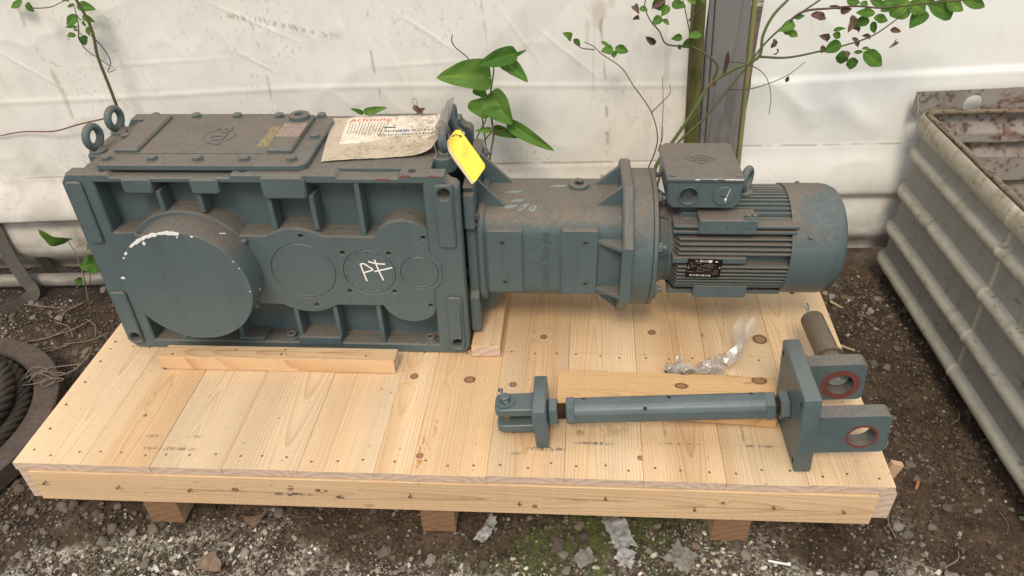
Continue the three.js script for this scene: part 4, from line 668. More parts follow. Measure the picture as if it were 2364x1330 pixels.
{ // tag
  const A = V(.853, .536, -.12), e1 = V(.0605, -.0605, .058), e2 = V(-.0255, -.026, .03), n = e1.clone().cross(e2).normalize();
  const T = thing('yellow_tag', 'blank bright yellow card tag wired to the lifting eye, hanging over the flange', 'tag', [.86, .5, -.08]);
  const poly = [[.06, 0], [.97, 0], [1.02, .1], [1.03, .9], [1.0, 1.0], [.35, 1.02], [.12, .97], [-.03, .8], [-.03, .2]];
  const tg = new THREE.ExtrudeGeometry(toShape(poly), { depth: .0011, bevelEnabled: false, steps: 1 }), tp = tg.attributes.position, q = V(0, 0, 0);
  for (let i = 0; i < tp.count; i++) { const x = tp.getX(i), y = tp.getY(i), b = .006 * Math.sin(x * 3.1) + .0025 * vn(x * 5, y * 4, 6) + .003 * Math.exp(-(((x - .42) / .05) ** 2)); q.copy(A).addScaledVector(e1, x).addScaledVector(e2, y).addScaledVector(n, -tp.getZ(i) + b); tp.setXYZ(i, q.x, q.y, q.z); }
  tg.computeVertexNormals();
  const yT = rep(tex(256, 256, (u, v) => { const s = hash(Math.floor(u * 256), Math.floor(v * 256), 8), f = fbm(u * 6, v * 6, 3, 8); let c = mix3([.84, .62, .04], [.70, .49, .04], sm(.35, .7, f)); if (s > .995 || Math.hypot(u - .3, v - .7) < .01) c = [.35, .25, .04]; return c; }), 8);
  const bk = tg.clone(); bk.translate(-.0035 , -.0035, .0005); part('torn_backing', prep(bk), std({ color: new THREE.Color().setRGB(.6, .5, .4), roughness: .8 }), T);
  part('card', prep(tg), std({ map: yT, roughness: .55 }), T);
  part('wire', mergeGeometries([tube([[.858, .523, -.105], [.848, .527, -.104], [.838, .522, -.104], [.828, .515, -.108]], .0008, 16, 5), new THREE.TorusGeometry(.002, .0007, 6, 10).translate(.858, .5235, -.1035)].map(g => prep(g))), M.dark, T);
}
{ // crumpled clear bag with small bolts
  const B = thing('plastic_bag', 'crumpled clear plastic bag holding small bolts, lying behind the loose board', 'plastic bag', [1.43, 0, .04]);
  const film = new THREE.MeshPhysicalMaterial({ color: new THREE.Color().setRGB(.80, .76, .71), roughness: .1, transmission: .72, clearcoat: 1, clearcoatRoughness: .08, thickness: 0, ior: 1.5, specularIntensity: 1, side: THREE.DoubleSide });
  const sheet = (pts, wf, seed, nx = 40, ny = 12, amp = .005) => {
    const c = new THREE.CatmullRomCurve3(pts.map(p => V(...p))), P = [], I = [];
    for (let i = 0; i <= nx; i++) { const t = i / nx, q = c.getPointAt(t), d = c.getTangentAt(t), s = V(.3, .2, .9).cross(d).normalize(), s2 = d.clone().cross(s).normalize(), w = wf(t);
      for (let j = 0; j <= ny; j++) { const a = j / ny * 2 * Math.PI, r = w * (.7 + .7 * vn(t * 14, j * .9, seed)) + amp * (hash(i >> 1, j, seed) - .5), f = .45 + .4 * vn(t * 5, 3, seed); const p = q.clone().addScaledVector(s, Math.cos(a) * r).addScaledVector(s2, Math.sin(a) * r * f); P.push(p.x, Math.max(.001, p.y), p.z); if (i < nx && j < ny) { const k = i * (ny + 1) + j; I.push(k, k + 1, k + ny + 1, k + 1, k + ny + 2, k + ny + 1); } } }
    let g = new THREE.BufferGeometry(); g.setAttribute('position', new THREE.Float32BufferAttribute(P, 3)); g.setIndex(I); g.computeVertexNormals(); return toCreasedNormals(g, .35);
  };
  const blade = (pts, ws, seed) => { // a folded tongue of film with a crease down the middle
    const P = [], I = [], c = new THREE.CatmullRomCurve3(pts.map(p => V(...p))), n = 14; for (let i = 0; i <= n; i++) { const t = i / n, q = c.getPointAt(t), d = c.getTangentAt(t), s = d.clone().cross(V(.1, .5, .85)).normalize(), f = t * (ws.length - 1), k = Math.min(ws.length - 2, Math.floor(f)), w = mix(ws[k], ws[k + 1], f - k); for (const j of [-1, -.35, .3, 1]) P.push(q.x + s.x * w * j, q.y + s.y * w * j + .0, q.z + s.z * w * j + (Math.abs(j) < .5 ? .45 * w : 0) + .006 * (vn(t * 6, j * 3, seed) - .5)); if (i < n) for (let j = 0; j < 3; j++) { const a = i * 4 + j; I.push(a, a + 1, a + 4, a + 1, a + 5, a + 4); } }
    const g = new THREE.BufferGeometry(); g.setAttribute('position', new THREE.Float32BufferAttribute(P, 3)); g.setIndex(I); g.computeVertexNormals(); return toCreasedNormals(g, .25);
  };
  part('film', mergeGeometries([
    sheet([[1.325, .01, .056], [1.37, .013, .058], [1.42, .014, .06], [1.462, .012, .055]], t => .011 + .005 * Math.sin(t * 9), 3),
    sheet([[1.40, .01, .045], [1.45, .016, .035], [1.475, .03, .025], [1.49, .045, .02]], t => .008 + .009 * Math.sin(t * 3.1), 5, 30, 8, .004),
    blade([[1.474, .03, .03], [1.497, .05, .016], [1.492, .095, .002], [1.492, .128, -.004]], [.012, .011, .018, .001], 2),
    blade([[1.484, .035, .024], [1.502, .052, .012], [1.518, .09, .0], [1.526, .118, -.006]], [.014, .009, .017, .006], 4),
    blade([[1.468, .02, .04], [1.488, .04, .028], [1.5, .056, .018], [1.506, .062, .01]], [.016, .018, .012, .004], 6),
    blade([[1.35, .012, .05], [1.352, .03, .045], [1.35, .046, .04]], [.006, .007, .002], 8),
    sheet([[1.36, .01, .055], [1.358, .03, .05], [1.355, .045, .047]], t => .006 * (1 - t) + .002, 13, 10, 6, .002),
  ].map(g => prep(g))), film, B);
  const l = []; for (const [x, z, r] of [[1.335, .056, .3], [1.342, .05, 1], [1.36, .058, 2], [1.385, .056, .2]]) { const g = cyl('x', .004, -.012, .012, [0, 0, 0], 10); g.rotateY(r); g.translate(x, .0065, z); l.push(prep(g)); }
  part('small_bolts', mergeGeometries(l), M.dark, B);
}

// ---------------------------------------------------------------- steel container on the right
{
  const C = thing('steel_container', 'rusty grey corrugated steel container standing at the right', 'container', [2.6, GY, -.1]);
  const outT = rep(tex(1024, 512, (u, v) => {
    const y = v * .6 - .2, a = fbm(u * 9, v * 7, 4, 12), st = fbm(u * 60, v * 4, 3, 13), sc = fbm(u * 50, v * 46, 3, 14), r = fbm(u * 16, v * 15, 4, 15);
    let c = mix3([.23, .22, .192], [.285, .275, .24], a); c = mix3(c, [.14, .12, .1], .4 * sm(.55, .8, st) * sm(.35, .6, a)); c = mix3(c, [.09, .07, .05], .6 * sm(.7, .76, .5 * sc + .5 * fbm(u * 130, v * 110, 2, 17)) ); 
    return mix3(c, [.2, .085, .035], .7 * sm(.74, .8, .7 * r + .3 * sc)); }), .8, 1.7);
  const inT = rep(tex(1024, 512, (u, v) => { const a = fbm(u * 18, v * 12, 5, 22), b = fbm(u * 60, v * 40, 3, 23), r = fbm(u * 14, v * 26, 5, 24); let c = mix3([.22, .19, .165], [.33, .3, .265], a); c = mix3(c, [.15, .07, .04], .85 * sm(.47, .66, .55 * r + .45 * b) * sm(.3, .6, fbm(u * 5, v * 4, 3, 29))); c = mix3(c, [.12, .085, .06], .5 * sm(.5, .7, a)); return mix3(c, [.05, .035, .025], .6 * sm(.62, .72, b)); }), 1.1, 1.7);
  const mo = std({ vertexColors: true, map: outT, roughness: .62, metalness: .1 }), mi = std({ map: inT, roughness: .8 });
  const beads = [-.122, -.013, .113, .234], prof = [];
  for (let k = 0; k <= 150; k++) { const y = -.165 + .515 * k / 150; let o = 0; for (const b of beads) { const d = Math.abs(y - b) / .02; if (d < 1) o = Math.max(o, .019 * Math.sqrt(1 - d * d)); } if (y > .285) o = Math.max(o, .022 * Math.sqrt(Math.max(0, 1 - ((y - .322) / .034) ** 2))); if (y < -.14) o -= .02 * sm(-.14, -.165, y); prof.push([o, y]); }
  const sweep = (path, th) => { // path: [x, z, nx, nz, s]; a skin of thickness th
    const P = [], I = [], Cc = [], n = prof.length, both = [...prof.map(p => [p[0], p[1]]), ...prof.slice().reverse().map(p => [p[0] - th, p[1]])], m = both.length;
    path.forEach(([x, z, nx, nz, s], i) => both.forEach(([o, y], j) => {
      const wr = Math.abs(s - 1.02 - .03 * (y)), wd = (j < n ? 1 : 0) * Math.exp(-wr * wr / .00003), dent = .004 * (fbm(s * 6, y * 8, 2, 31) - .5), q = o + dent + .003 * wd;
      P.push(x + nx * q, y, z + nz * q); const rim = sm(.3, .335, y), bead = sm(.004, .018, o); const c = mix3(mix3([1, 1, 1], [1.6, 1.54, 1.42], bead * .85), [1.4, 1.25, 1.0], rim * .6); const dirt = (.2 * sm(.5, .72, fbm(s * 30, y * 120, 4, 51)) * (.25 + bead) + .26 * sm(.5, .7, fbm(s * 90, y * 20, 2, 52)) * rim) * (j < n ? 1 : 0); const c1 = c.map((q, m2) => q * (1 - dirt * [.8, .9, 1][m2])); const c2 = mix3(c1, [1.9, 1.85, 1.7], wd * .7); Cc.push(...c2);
      if (i < path.length - 1) { const k = i * m + j, k2 = i * m + (j + 1) % m; I.push(k, k2, k + m, k2, k2 + m, k + m); }
    }));
    const g = new THREE.BufferGeometry(); g.setAttribute('position', new THREE.Float32BufferAttribute(P, 3)); g.setAttribute('color', new THREE.Float32BufferAttribute(Cc, 3)); g.setIndex(I); g.computeVertexNormals();
    const uv = []; path.forEach(p => both.forEach(([o, y]) => uv.push(p[4], y + .2))); g.setAttribute('uv', new THREE.Float32BufferAttribute(uv, 2)); return g;
  };
  const pathL = []; for (let i = 0; i <= 260; i++) pathL.push([2.09, .5 - 1.125 * i / 260, -1, 0, .42 + 1.105 * i / 260]);
  for (let i = 1; i <= 14; i++) { const a = i / 14 * Math.PI / 2; pathL.push([2.09 + .04 - .04 * Math.cos(a), -.625 - .04 * Math.sin(a), -Math.cos(a), -Math.sin(a), 1.525 + .09 * i / 14]); }
  part('side_panel', sweep(pathL, .0035), mo, C);
  const pathB = []; for (let i = 0; i <= 60; i++) pathB.push([2.13 + 1.0 * i / 60, -.665 - .03 * i / 60, -.03, -1, 1.62 + i / 60]);
  const gb = sweep(pathB, .0035); gb.deleteAttribute('color'); part('back_panel', gb, mi, C);
  const pathR = []; for (let i = 0; i <= 40; i++) pathR.push([3.154, -.69 + 1.19 * i / 40, 1, 0, i / 40]); part('side_panel', sweep(pathR, .0035), mo, C);
  const pathF = []; for (let i = 0; i <= 40; i++) pathF.push([3.154 - 1.06 * i / 40, .5, 0, 1, i / 40]); part('front_panel', sweep(pathF, .0035), mo, C);
  part('floor', prep(bx(2.1, 3.15, -.15, -.135, -.68, .5, .002)), mi, C);
  for (const [x, z] of [[2.16, -.6], [2.16, .4], [3.05, -.6], [3.05, .4]]) part('foot', prep(bx(x - .03, x + .05, GY, -.15, z - .04, z + .04, .004)), M.dark, C);
  // upright back strip with its lifting hole
  part('back_strip', prep(extZ([[2.07, .335], [3.14, .335], [3.14, .44], [2.36, .408], [2.07, .395]], -.697, -.693, 0, [ring(2.231, .36, .026, 28)])), mi, C);
  part('strip_flange', prep(extX([[-.693, .33], [-.655, .33], [-.668, .365], [-.693, .393]], 2.07, 2.073, .0005)), mi, C);
  const tr = []; for (let i = 0; i <= 150; i++) { const z = .5 - 1.125 * i / 150; tr.push([2.094 + .004 * (fbm(z * 12, 2, 2, 4) - .5), .349, z]); } for (let i = 1; i <= 8; i++) { const a = i / 8 * Math.PI / 2; tr.push([2.13 - .036 * Math.cos(a), .349, -.625 - .036 * Math.sin(a)]); } tr.push([2.6, .349, -.675], [3.14, .349, -.69]);
  const lip = tube(tr, .0075, 260, 8); part('rolled_lip', prep(lip), std({ map: inT, color: 0xd8cdb6, roughness: .75 }), C);
}

// ---------------------------------------------------------------- rope reel on the left
{
  const cx = -.562, cz = .17, Rr = thing('rope_reel', 'rusty round reel flange with thick wire rope at the left edge', 'reel', [cx, GY, cz]);
  const rT = rep(tex(512, 512, (u, v) => { const a = fbm(u * 9, v * 9, 5, 41), b = fbm(u * 60, v * 60, 2, 42); return mix3([.055, .038, .03], [.13, .095, .075], .7 * a + .3 * b).map(q => q * (.8 + .3 * b)); }), 2);
  part('flange', prep(lathe([[.30, .012], [.363, .012], [.363, .058], [.36, .061], [.305, .061], [.30, .056], [.30, .012]], 'y', [cx, GY, cz], 96)), std({ map: rT, roughness: .85, metalness: .1 }), Rr);
  part('drum_side', prep(lathe([[.05, .004], [.35, .004], [.35, .02], [.05, .02]], 'y', [cx, GY, cz], 64)), std({ map: rT, roughness: .9 }), Rr);
  const sT = rep(tex(128, 128, (u, v) => { const s = Math.sin((u + v * .5) * 90) * .5 + .5; return mix3([.03, .024, .018], [.085, .065, .05], s * (.4 + .6 * fbm(u * 20, v * 20, 2, 5))); }), 12);
  const sm1 = std({ map: sT, roughness: .6, metalness: .35 });
  const W = thing('wire_rope', 'dark greasy twisted wire rope coiled inside the rusty reel', 'rope', [cx, GY + .02, cz]);
  [[.272, .05], [.222, .052], [.172, .05], [.122, .052], [.247, .088], [.197, .09], [.147, .09]].forEach(([r, h], ci) => {
    const l = []; for (let s = 0; s < 6; s++) { const pts = [], n = 150; for (let i = 0; i < n; i++) { const a = i / n * 6.2832, tw = a * Math.round(r * 36) + s * 1.0472, rr = r + .0155 * Math.cos(tw), y = GY + h + .0155 * Math.sin(tw) + .006 * Math.sin(a * 3 + ci); pts.push(V(cx + rr * Math.cos(a), y, cz + rr * Math.sin(a))); } l.push(new THREE.TubeGeometry(new THREE.CatmullRomCurve3(pts, true), 420, .0098, 7, true)); }
    part('coil', mergeGeometries(l), sm1, W);
  });
  const st = []; const rnd = mulberry(6); for (let k = 0; k < 9; k++) { const x = -.36 + .09 * rnd(), z = -.03 + .05 * rnd(); st.push(tube([[x, GY + .066, z], [x + .03 * rnd(), GY + .07 + .015 * rnd(), z - .03 * rnd()], [x + .07 * rnd(), GY + .064, z + .02 * rnd() - .03], [x + .1 * rnd(), GY + .066, z - .05 * rnd()]], .0016, 20, 5)); }
  solo('frayed_cord', mergeGeometries(st), std({ color: new THREE.Color().setRGB(.2, .16, .12), roughness: .9 }), 'tangle of frayed brown cord lying on the rusty reel flange', 'cord');
}
{ // lashing strap
  const ribbon = (pts, w, side) => { const c = new THREE.CatmullRomCurve3(pts.map(p => V(...p))), P = [], I = [], n = 50; for (let i = 0; i <= n; i++) { const q = c.getPointAt(i / n), d = c.getTangentAt(i / n), s = side(i / n).cross(d).normalize().multiplyScalar(w / 2), nn = d.clone().cross(s).normalize().multiplyScalar(.0014); for (const [a, b] of [[-1, 1], [1, 1], [1, -1], [-1, -1]]) { const p = q.clone().addScaledVector(s, a).addScaledVector(nn, b); P.push(p.x, p.y, p.z); } if (i < n) for (let k = 0; k < 4; k++) { const a = i * 4 + k, b = i * 4 + (k + 1) % 4; I.push(a, b, a + 4, b, b + 4, a + 4); } } const g = new THREE.BufferGeometry(); g.setAttribute('position', new THREE.Float32BufferAttribute(P, 3)); g.setIndex(I); g.computeVertexNormals(); return toCreasedNormals(g, .6); };
  const wT = rep(tex(64, 64, (u, v) => { const k = Math.sin(u * 50) * Math.sin(v * 50) * .5 + .5; return mix3([.055, .05, .04], [.12, .105, .085], k * .6 + .4 * fbm(u * 6, v * 6, 2, 3)); }), 14);
  const S = thing('lashing_strap', 'grey woven lashing strap hanging below the left tarpaulin to the ground', 'strap', [-.66, GY, -.45]);
  part('webbing', prep(ribbon([[-.68, .14, -.52], [-.672, .02, -.505], [-.655, -.07, -.49], [-.63, -.135, -.475], [-.612, -.172, -.465], [-.622, -.188, -.43], [-.665, -.192, -.375]], .045, t => V(.1, .1, 1))), std({ map: wT, roughness: .9 }), S);
  part('webbing', prep(ribbon([[-.66, .1, -.56], [-.63, -.03, -.545], [-.59, -.11, -.54], [-.57, -.17, -.53]], .035, t => V(.1, .1, 1))), std({ map: wT, color: 0x8a7d6c, roughness: .9 }), S);
}

// ---------------------------------------------------------------- plants
const stemM = c => std({ color: new THREE.Color().setRGB(...c), roughness: .7 });
const SM = { green: stemM([.11, .14, .045]), olive: stemM([.09, .095, .035]), brown: stemM([.085, .05, .03]), red: stemM([.13, .05, .035]), pale: stemM([.24, .19, .12]) };
const leafM = new THREE.MeshPhysicalMaterial({ vertexColors: true, roughness: .75, specularIntensity: .35, transmission: .25, thickness: 0, side: THREE.DoubleSide });
const deadM = new THREE.MeshPhysicalMaterial({ vertexColors: true, roughness: .8, transmission: .1, thickness: 0, side: THREE.DoubleSide });
const lrnd = mulberry(404);
function leafGeo([x0, y0, z0, x1, y1, z1, w], kind = 'ovate') {
  const P0 = V(x0, y0, z0), P1 = V(x1, y1, z1), d = P1.clone().sub(P0), L = d.length(); d.normalize();
  const n = V(.7 * (lrnd() - .5), .45 + .5 * (lrnd() - .5), .85); n.addScaledVector(d, -n.dot(d)).normalize(); const s = d.clone().cross(n).normalize();
  const dead = kind === 'dead', nx = 14, ny = 8, P = [], C = [], I = [], fold = (dead ? .9 : .34) * (.5 + 1 * lrnd()), curl = (dead ? .35 : .24) * (lrnd() - .25), wav = dead ? .12 : .06, base = dead ? [.12, .07, .048] : mix3([.05, .13, .018], [.105, .205, .035], lrnd()), ph = lrnd() * 6, lt = lrnd();
  for (let i = 0; i <= nx; i++) {
    const t = i / nx; let h = kind === 'knot' ? Math.pow(Math.sin(Math.PI * Math.pow(t, .6)), .6) * (1 - .2 * t * t) : Math.pow(Math.sin(Math.PI * Math.pow(t, .78)), .82); if (i === 0 || i === nx) h = .012; h *= w / 2 * (kind === 'knot' ? 1.5 : 1.2);
    const back = kind === 'knot' ? -.09 * L * (1 - t) * (1 - t) : 0;
    for (let j = 0; j <= ny; j++) {
      const q = j / ny * 2 - 1, vein = Math.exp(-q * q * 90), side = Math.pow(.5 + .5 * Math.cos((t * 7 - Math.abs(q) * 1.6) * 6.283), 10) * (1 - vein) * .35;
      const p = P0.clone().addScaledVector(d, t * L + back * Math.abs(q) * (t < .3 ? 1 : 0)).addScaledVector(s, q * h * (1 - fold * .12)).addScaledVector(n, Math.abs(q) * h * fold - curl * L * (t - .5) * (t - .5) * 4 + wav * h * Math.sin(t * 11 + q * 2 + ph) * Math.abs(q) * 2);
      P.push(p.x, p.y, p.z); const k = (.85 + .3 * lt) * (1 + .38 * vein + .26 * side) + .3 * (vn(t * 6 + ph, q * 4, 3) - .5); C.push(base[0] * k * (1 + .15 * vein), base[1] * k, base[2] * k);
      if (i < nx && j < ny) { const a = i * (ny + 1) + j; I.push(a, a + 1, a + ny + 1, a + 1, a + ny + 2, a + ny + 1); }
    }
  }
  const g = new THREE.BufferGeometry(); g.setAttribute('position', new THREE.Float32BufferAttribute(P, 3)); g.setAttribute('color', new THREE.Float32BufferAttribute(C, 3)); g.setIndex(I); g.computeVertexNormals(); return g;
}
const stem = (o, pts, r0, r1, m) => part('stem', taperTube(pts, r0, r1, pts.length * 7, 6), m, o);
const leaf = (o, a, k) => part(k === 'dead' ? 'dead_leaf' : 'leaf', leafGeo(a, k), k === 'dead' ? deadM : leafM, o);
const PL = {
A: {
 main: [[-.141,.403,-.5],[-.138,.43,-.497],[-.137,.488,-.494],[-.138,.578,-.491],[-.129,.626,-.489],[-.127,.668,-.486],[-.132,.7,-.483],[-.137,.728,-.48]],
 t1: [[-.142,.627,-.5],[-.122,.594,-.5],[-.114,.556,-.5],[-.131,.529,-.5],[-.108,.536,-.5]],
 t2: [[-.178,.618,-.5],[-.169,.59,-.5],[-.143,.566,-.5],[-.12,.546,-.5]],
 t3: [[-.274,.696,-.5],[-.26,.695,-.5],[-.22,.698,-.5],[-.186,.71,-.5],[-.149,.718,-.5]],
 t4: [[-.178,.618,-.5],[-.164,.66,-.5],[-.159,.705,-.5]],
 tend: [[-.55,.332,-.53],[-.465,.347,-.528],[-.364,.351,-.525],[-.284,.372,-.523],[-.183,.394,-.52]],
 L: [[-.301,.707,-.517,-.348,.69,-.529,.02],[-.273,.713,-.488,-.259,.691,-.481,.017],[-.164,.697,-.516,-.117,.687,-.517,.023],[-.157,.703,-.501,-.19,.693,-.517,.008],[-.182,.718,-.491,-.173,.709,-.509,.011],[-.152,.674,-.504,-.121,.66,-.501,.015],[-.159,.675,-.503,-.194,.653,-.496,.023],[-.162,.651,-.49,-.179,.658,-.463,.008],[-.191,.64,-.509,-.168,.638,-.498,.006],[-.144,.664,-.492,-.151,.648,-.501,.01],[-.155,.645,-.52,-.141,.628,-.491,.013],[-.174,.631,-.508,-.172,.62,-.516,.01],[-.172,.632,-.484,-.193,.632,-.477,.013],[-.2,.62,-.501,-.203,.616,-.484,.004],[-.175,.621,-.519,-.17,.599,-.505,.022],[-.162,.668,-.505,-.172,.658,-.525,.007]],},
B: {
 main: [[.881,.289,-.47],[.895,.364,-.47],[.893,.391,-.47],[.889,.44,-.47],[.892,.484,-.47],[.902,.539,-.47],[.902,.554,-.47],[.917,.557,-.47],[.932,.566,-.47]],
 dark: [[.843,.327,-.5],[.849,.351,-.496],[.876,.408,-.492],[.87,.467,-.489],[.859,.516,-.485],[.838,.566,-.481],[.803,.6,-.478],[.799,.618,-.474],[.803,.629,-.47]],
 thin: [[.871,.354,-.47],[.868,.391,-.47],[.866,.443,-.47],[.868,.465,-.47]],
 tw1: [[.869,.347,-.47],[.88,.365,-.46],[.896,.386,-.45]],
 tw2: [[.893,.364,-.47],[.916,.383,-.45],[.939,.403,-.43]],
 tw3: [[.872,.471,-.47],[.882,.477,-.46],[.895,.482,-.45]],
 L: [[.893,.528,-.464,.772,.549,-.404,.057],[.956,.587,-.453,.867,.569,-.423,.032],[.925,.562,-.482,.99,.527,-.422,.029],[.875,.488,-.465,.847,.494,-.435,.025],[.885,.469,-.478,.946,.414,-.428,.052],[.872,.468,-.46,.88,.423,-.44,.063],[.935,.401,-.461,1.053,.352,-.401,.026],[.895,.377,-.481,.962,.366,-.451,.02],[.891,.385,-.457,.85,.39,-.437,.011],[.953,.577,-.464,.987,.596,-.454,.007],[.921,.556,-.463,.948,.538,-.463,.013]],},
D: {
 s1: [[.559,.404,-.45],[.569,.422,-.45],[.572,.436,-.45],[.555,.435,-.45]],
 s2: [[.569,.422,-.45],[.572,.435,-.45],[.576,.441,-.45]],
 tendril: [[.698,.427,-.45],[.694,.459,-.45],[.683,.465,-.45],[.691,.472,-.45],[.702,.473,-.45],[.7,.46,-.45],[.702,.45,-.45]],
 L: [[.558,.439,-.437,.534,.46,-.417,.009],[.559,.436,-.453,.624,.456,-.433,.014]],
 dead: [[.691,.458,-.44,.721,.441,-.42,.014],[.723,.454,-.435,.704,.441,-.415,.012]],},
C: {
 m1: [[1.342,.203,-.56],[1.347,.234,-.56],[1.396,.325,-.56],[1.432,.394,-.56],[1.469,.471,-.56],[1.521,.508,-.56],[1.581,.541,-.56],[1.582,.594,-.56],[1.598,.643,-.56],[1.633,.688,-.56]],
 m2: [[1.368,.262,-.54],[1.395,.311,-.537],[1.46,.387,-.534],[1.511,.47,-.531],[1.549,.529,-.529],[1.581,.585,-.526],[1.629,.639,-.523],[1.697,.695,-.52]],
 b1: [[1.581,.541,-.56],[1.649,.541,-.552],[1.732,.561,-.543],[1.785,.578,-.535],[1.839,.602,-.527],[1.882,.643,-.518],[1.908,.673,-.51]],
 b2: [[1.624,.637,-.52],[1.656,.664,-.517],[1.723,.673,-.513],[1.777,.678,-.51],[1.837,.674,-.507],[1.938,.685,-.503],[2.021,.692,-.5]],
 l1: [[1.321,.225,-.54],[1.334,.274,-.54],[1.34,.322,-.54],[1.318,.396,-.54],[1.259,.479,-.54],[1.231,.519,-.54],[1.172,.56,-.54],[1.156,.576,-.54],[1.13,.588,-.54]],
 l2: [[1.157,.568,-.54],[1.121,.574,-.54],[1.102,.594,-.54]],
 l3: [[1.473,.482,-.56],[1.478,.519,-.557],[1.411,.567,-.554],[1.339,.579,-.551],[1.32,.61,-.549],[1.293,.64,-.546],[1.277,.675,-.543],[1.278,.694,-.54]],
 l4: [[1.405,.574,-.54],[1.386,.636,-.54],[1.371,.682,-.54],[1.367,.693,-.54]],
 l5: [[1.388,.638,-.54],[1.422,.681,-.54]],
 v1: [[1.508,.462,-.54],[1.55,.461,-.54],[1.584,.467,-.54],[1.655,.498,-.54],[1.694,.533,-.54]],
 v2: [[1.488,.536,-.54],[1.552,.528,-.54],[1.599,.499,-.54],[1.624,.445,-.54],[1.628,.392,-.54]],
 v3: [[1.354,.232,-.54],[1.35,.31,-.54],[1.347,.408,-.54],[1.337,.496,-.54]],
 v4: [[1.318,.399,-.54],[1.346,.432,-.54],[1.361,.452,-.54],[1.358,.479,-.54]],
 v5: [[1.404,.567,-.54],[1.406,.52,-.54],[1.408,.462,-.54],[1.426,.419,-.54],[1.456,.345,-.54],[1.482,.309,-.54]],
 v6: [[1.344,.286,-.54],[1.353,.328,-.54],[1.351,.357,-.54]],
 L: [[1.103,.59,-.556,1.079,.613,-.534,.018],[1.104,.595,-.544,1.121,.577,-.543,.013],[1.174,.585,-.554,1.198,.575,-.541,.008],[1.207,.568,-.548,1.174,.569,-.525,.021],[1.21,.57,-.549,1.245,.561,-.543,.021],[1.208,.564,-.544,1.209,.548,-.535,.015],[1.326,.686,-.552,1.298,.663,-.567,.028],[1.334,.68,-.53,1.317,.658,-.514,.018],[1.341,.683,-.537,1.373,.68,-.512,.02],[1.266,.669,-.552,1.284,.666,-.53,.013],[1.321,.645,-.553,1.296,.632,-.525,.02],[1.324,.645,-.535,1.34,.633,-.527,.01],[1.374,.605,-.521,1.344,.605,-.503,.016],[1.393,.605,-.528,1.432,.603,-.55,.017],[1.395,.593,-.545,1.389,.561,-.566,.023],[1.375,.577,-.552,1.378,.558,-.565,.009],[1.38,.691,-.526,1.406,.682,-.544,.013],[1.413,.686,-.548,1.428,.682,-.546,.008],[1.647,.638,-.526,1.604,.625,-.498,.023],[1.619,.615,-.532,1.645,.606,-.545,.015],[1.638,.611,-.538,1.658,.602,-.524,.017],[1.652,.638,-.558,1.672,.647,-.546,.012],[1.764,.681,-.545,1.795,.678,-.538,.019],[1.833,.655,-.533,1.782,.659,-.521,.019],[1.828,.641,-.539,1.789,.625,-.534,.023],[1.842,.639,-.552,1.878,.632,-.55,.021],[1.841,.629,-.555,1.854,.6,-.554,.017],[1.798,.682,-.539,1.808,.671,-.521,.014],[1.816,.685,-.544,1.868,.662,-.568,.021],[1.909,.681,-.539,1.88,.64,-.553,.05],[1.906,.68,-.53,1.953,.657,-.534,.035],[1.956,.661,-.545,1.921,.623,-.52,.035],[1.968,.672,-.544,2.036,.636,-.55,.04],[1.998,.683,-.546,2.045,.655,-.545,.028],[2.046,.678,-.556,2.103,.662,-.551,.024],[1.841,.679,-.523,1.871,.685,-.517,.019],[1.843,.666,-.53,1.856,.668,-.503,.012],[1.766,.586,-.526,1.723,.568,-.51,.027],[1.741,.616,-.527,1.763,.627,-.507,.01],[1.752,.601,-.55,1.772,.592,-.548,.016],[1.785,.558,-.546,1.791,.519,-.557,.026],[1.809,.547,-.537,1.813,.512,-.545,.025],[1.83,.559,-.535,1.882,.526,-.528,.036],[1.816,.552,-.556,1.839,.554,-.556,.009],[1.828,.567,-.544,1.844,.569,-.531,.008],[1.947,.679,-.556,1.991,.663,-.572,.024]],
 dead: [[1.685,.652,-.539,1.726,.64,-.542,.019],[1.724,.673,-.533,1.757,.664,-.54,.009],[1.791,.646,-.552,1.778,.61,-.526,.019],[1.789,.623,-.55,1.824,.598,-.567,.017],[1.722,.597,-.549,1.747,.579,-.555,.019],[1.801,.591,-.551,1.82,.567,-.546,.014],[1.813,.604,-.523,1.843,.589,-.541,.012],[1.885,.612,-.543,1.908,.61,-.532,.013],[1.902,.593,-.525,1.878,.584,-.495,.01],[1.613,.588,-.554,1.606,.565,-.55,.015],[1.618,.57,-.525,1.617,.549,-.547,.009],[1.25,.645,-.536,1.269,.644,-.552,.011],[1.249,.681,-.529,1.26,.667,-.503,.016],[1.285,.601,-.538,1.314,.574,-.563,.017],[1.665,.49,-.557,1.662,.473,-.56,.01],[1.493,.568,-.526,1.493,.501,-.538,.02],[1.462,.489,-.533,1.472,.468,-.536,.014],[1.757,.654,-.549,1.779,.665,-.536,.017],[1.328,.687,-.548,1.294,.665,-.552,.012],[1.724,.58,-.529,1.726,.559,-.527,.012],[1.786,.565,-.529,1.793,.549,-.525,.011]],},
E: {
 s1: [[-.418,-.185,-.44],[-.396,-.067,-.44],[-.395,.006,-.44],[-.4,.036,-.44]],
 s2: [[-.395,.006,-.44],[-.342,.033,-.44],[-.319,.041,-.44]],
 s3: [[-.411,-.181,-.44],[-.372,-.075,-.44]],
 L: [[-.409,.026,-.454,-.451,.086,-.404,.043],[-.338,-.048,-.442,-.377,-.04,-.412,.043],[-.399,-.101,-.425,-.418,-.094,-.415,.018],[-.342,.02,-.437,-.306,.031,-.409,.015]],} };
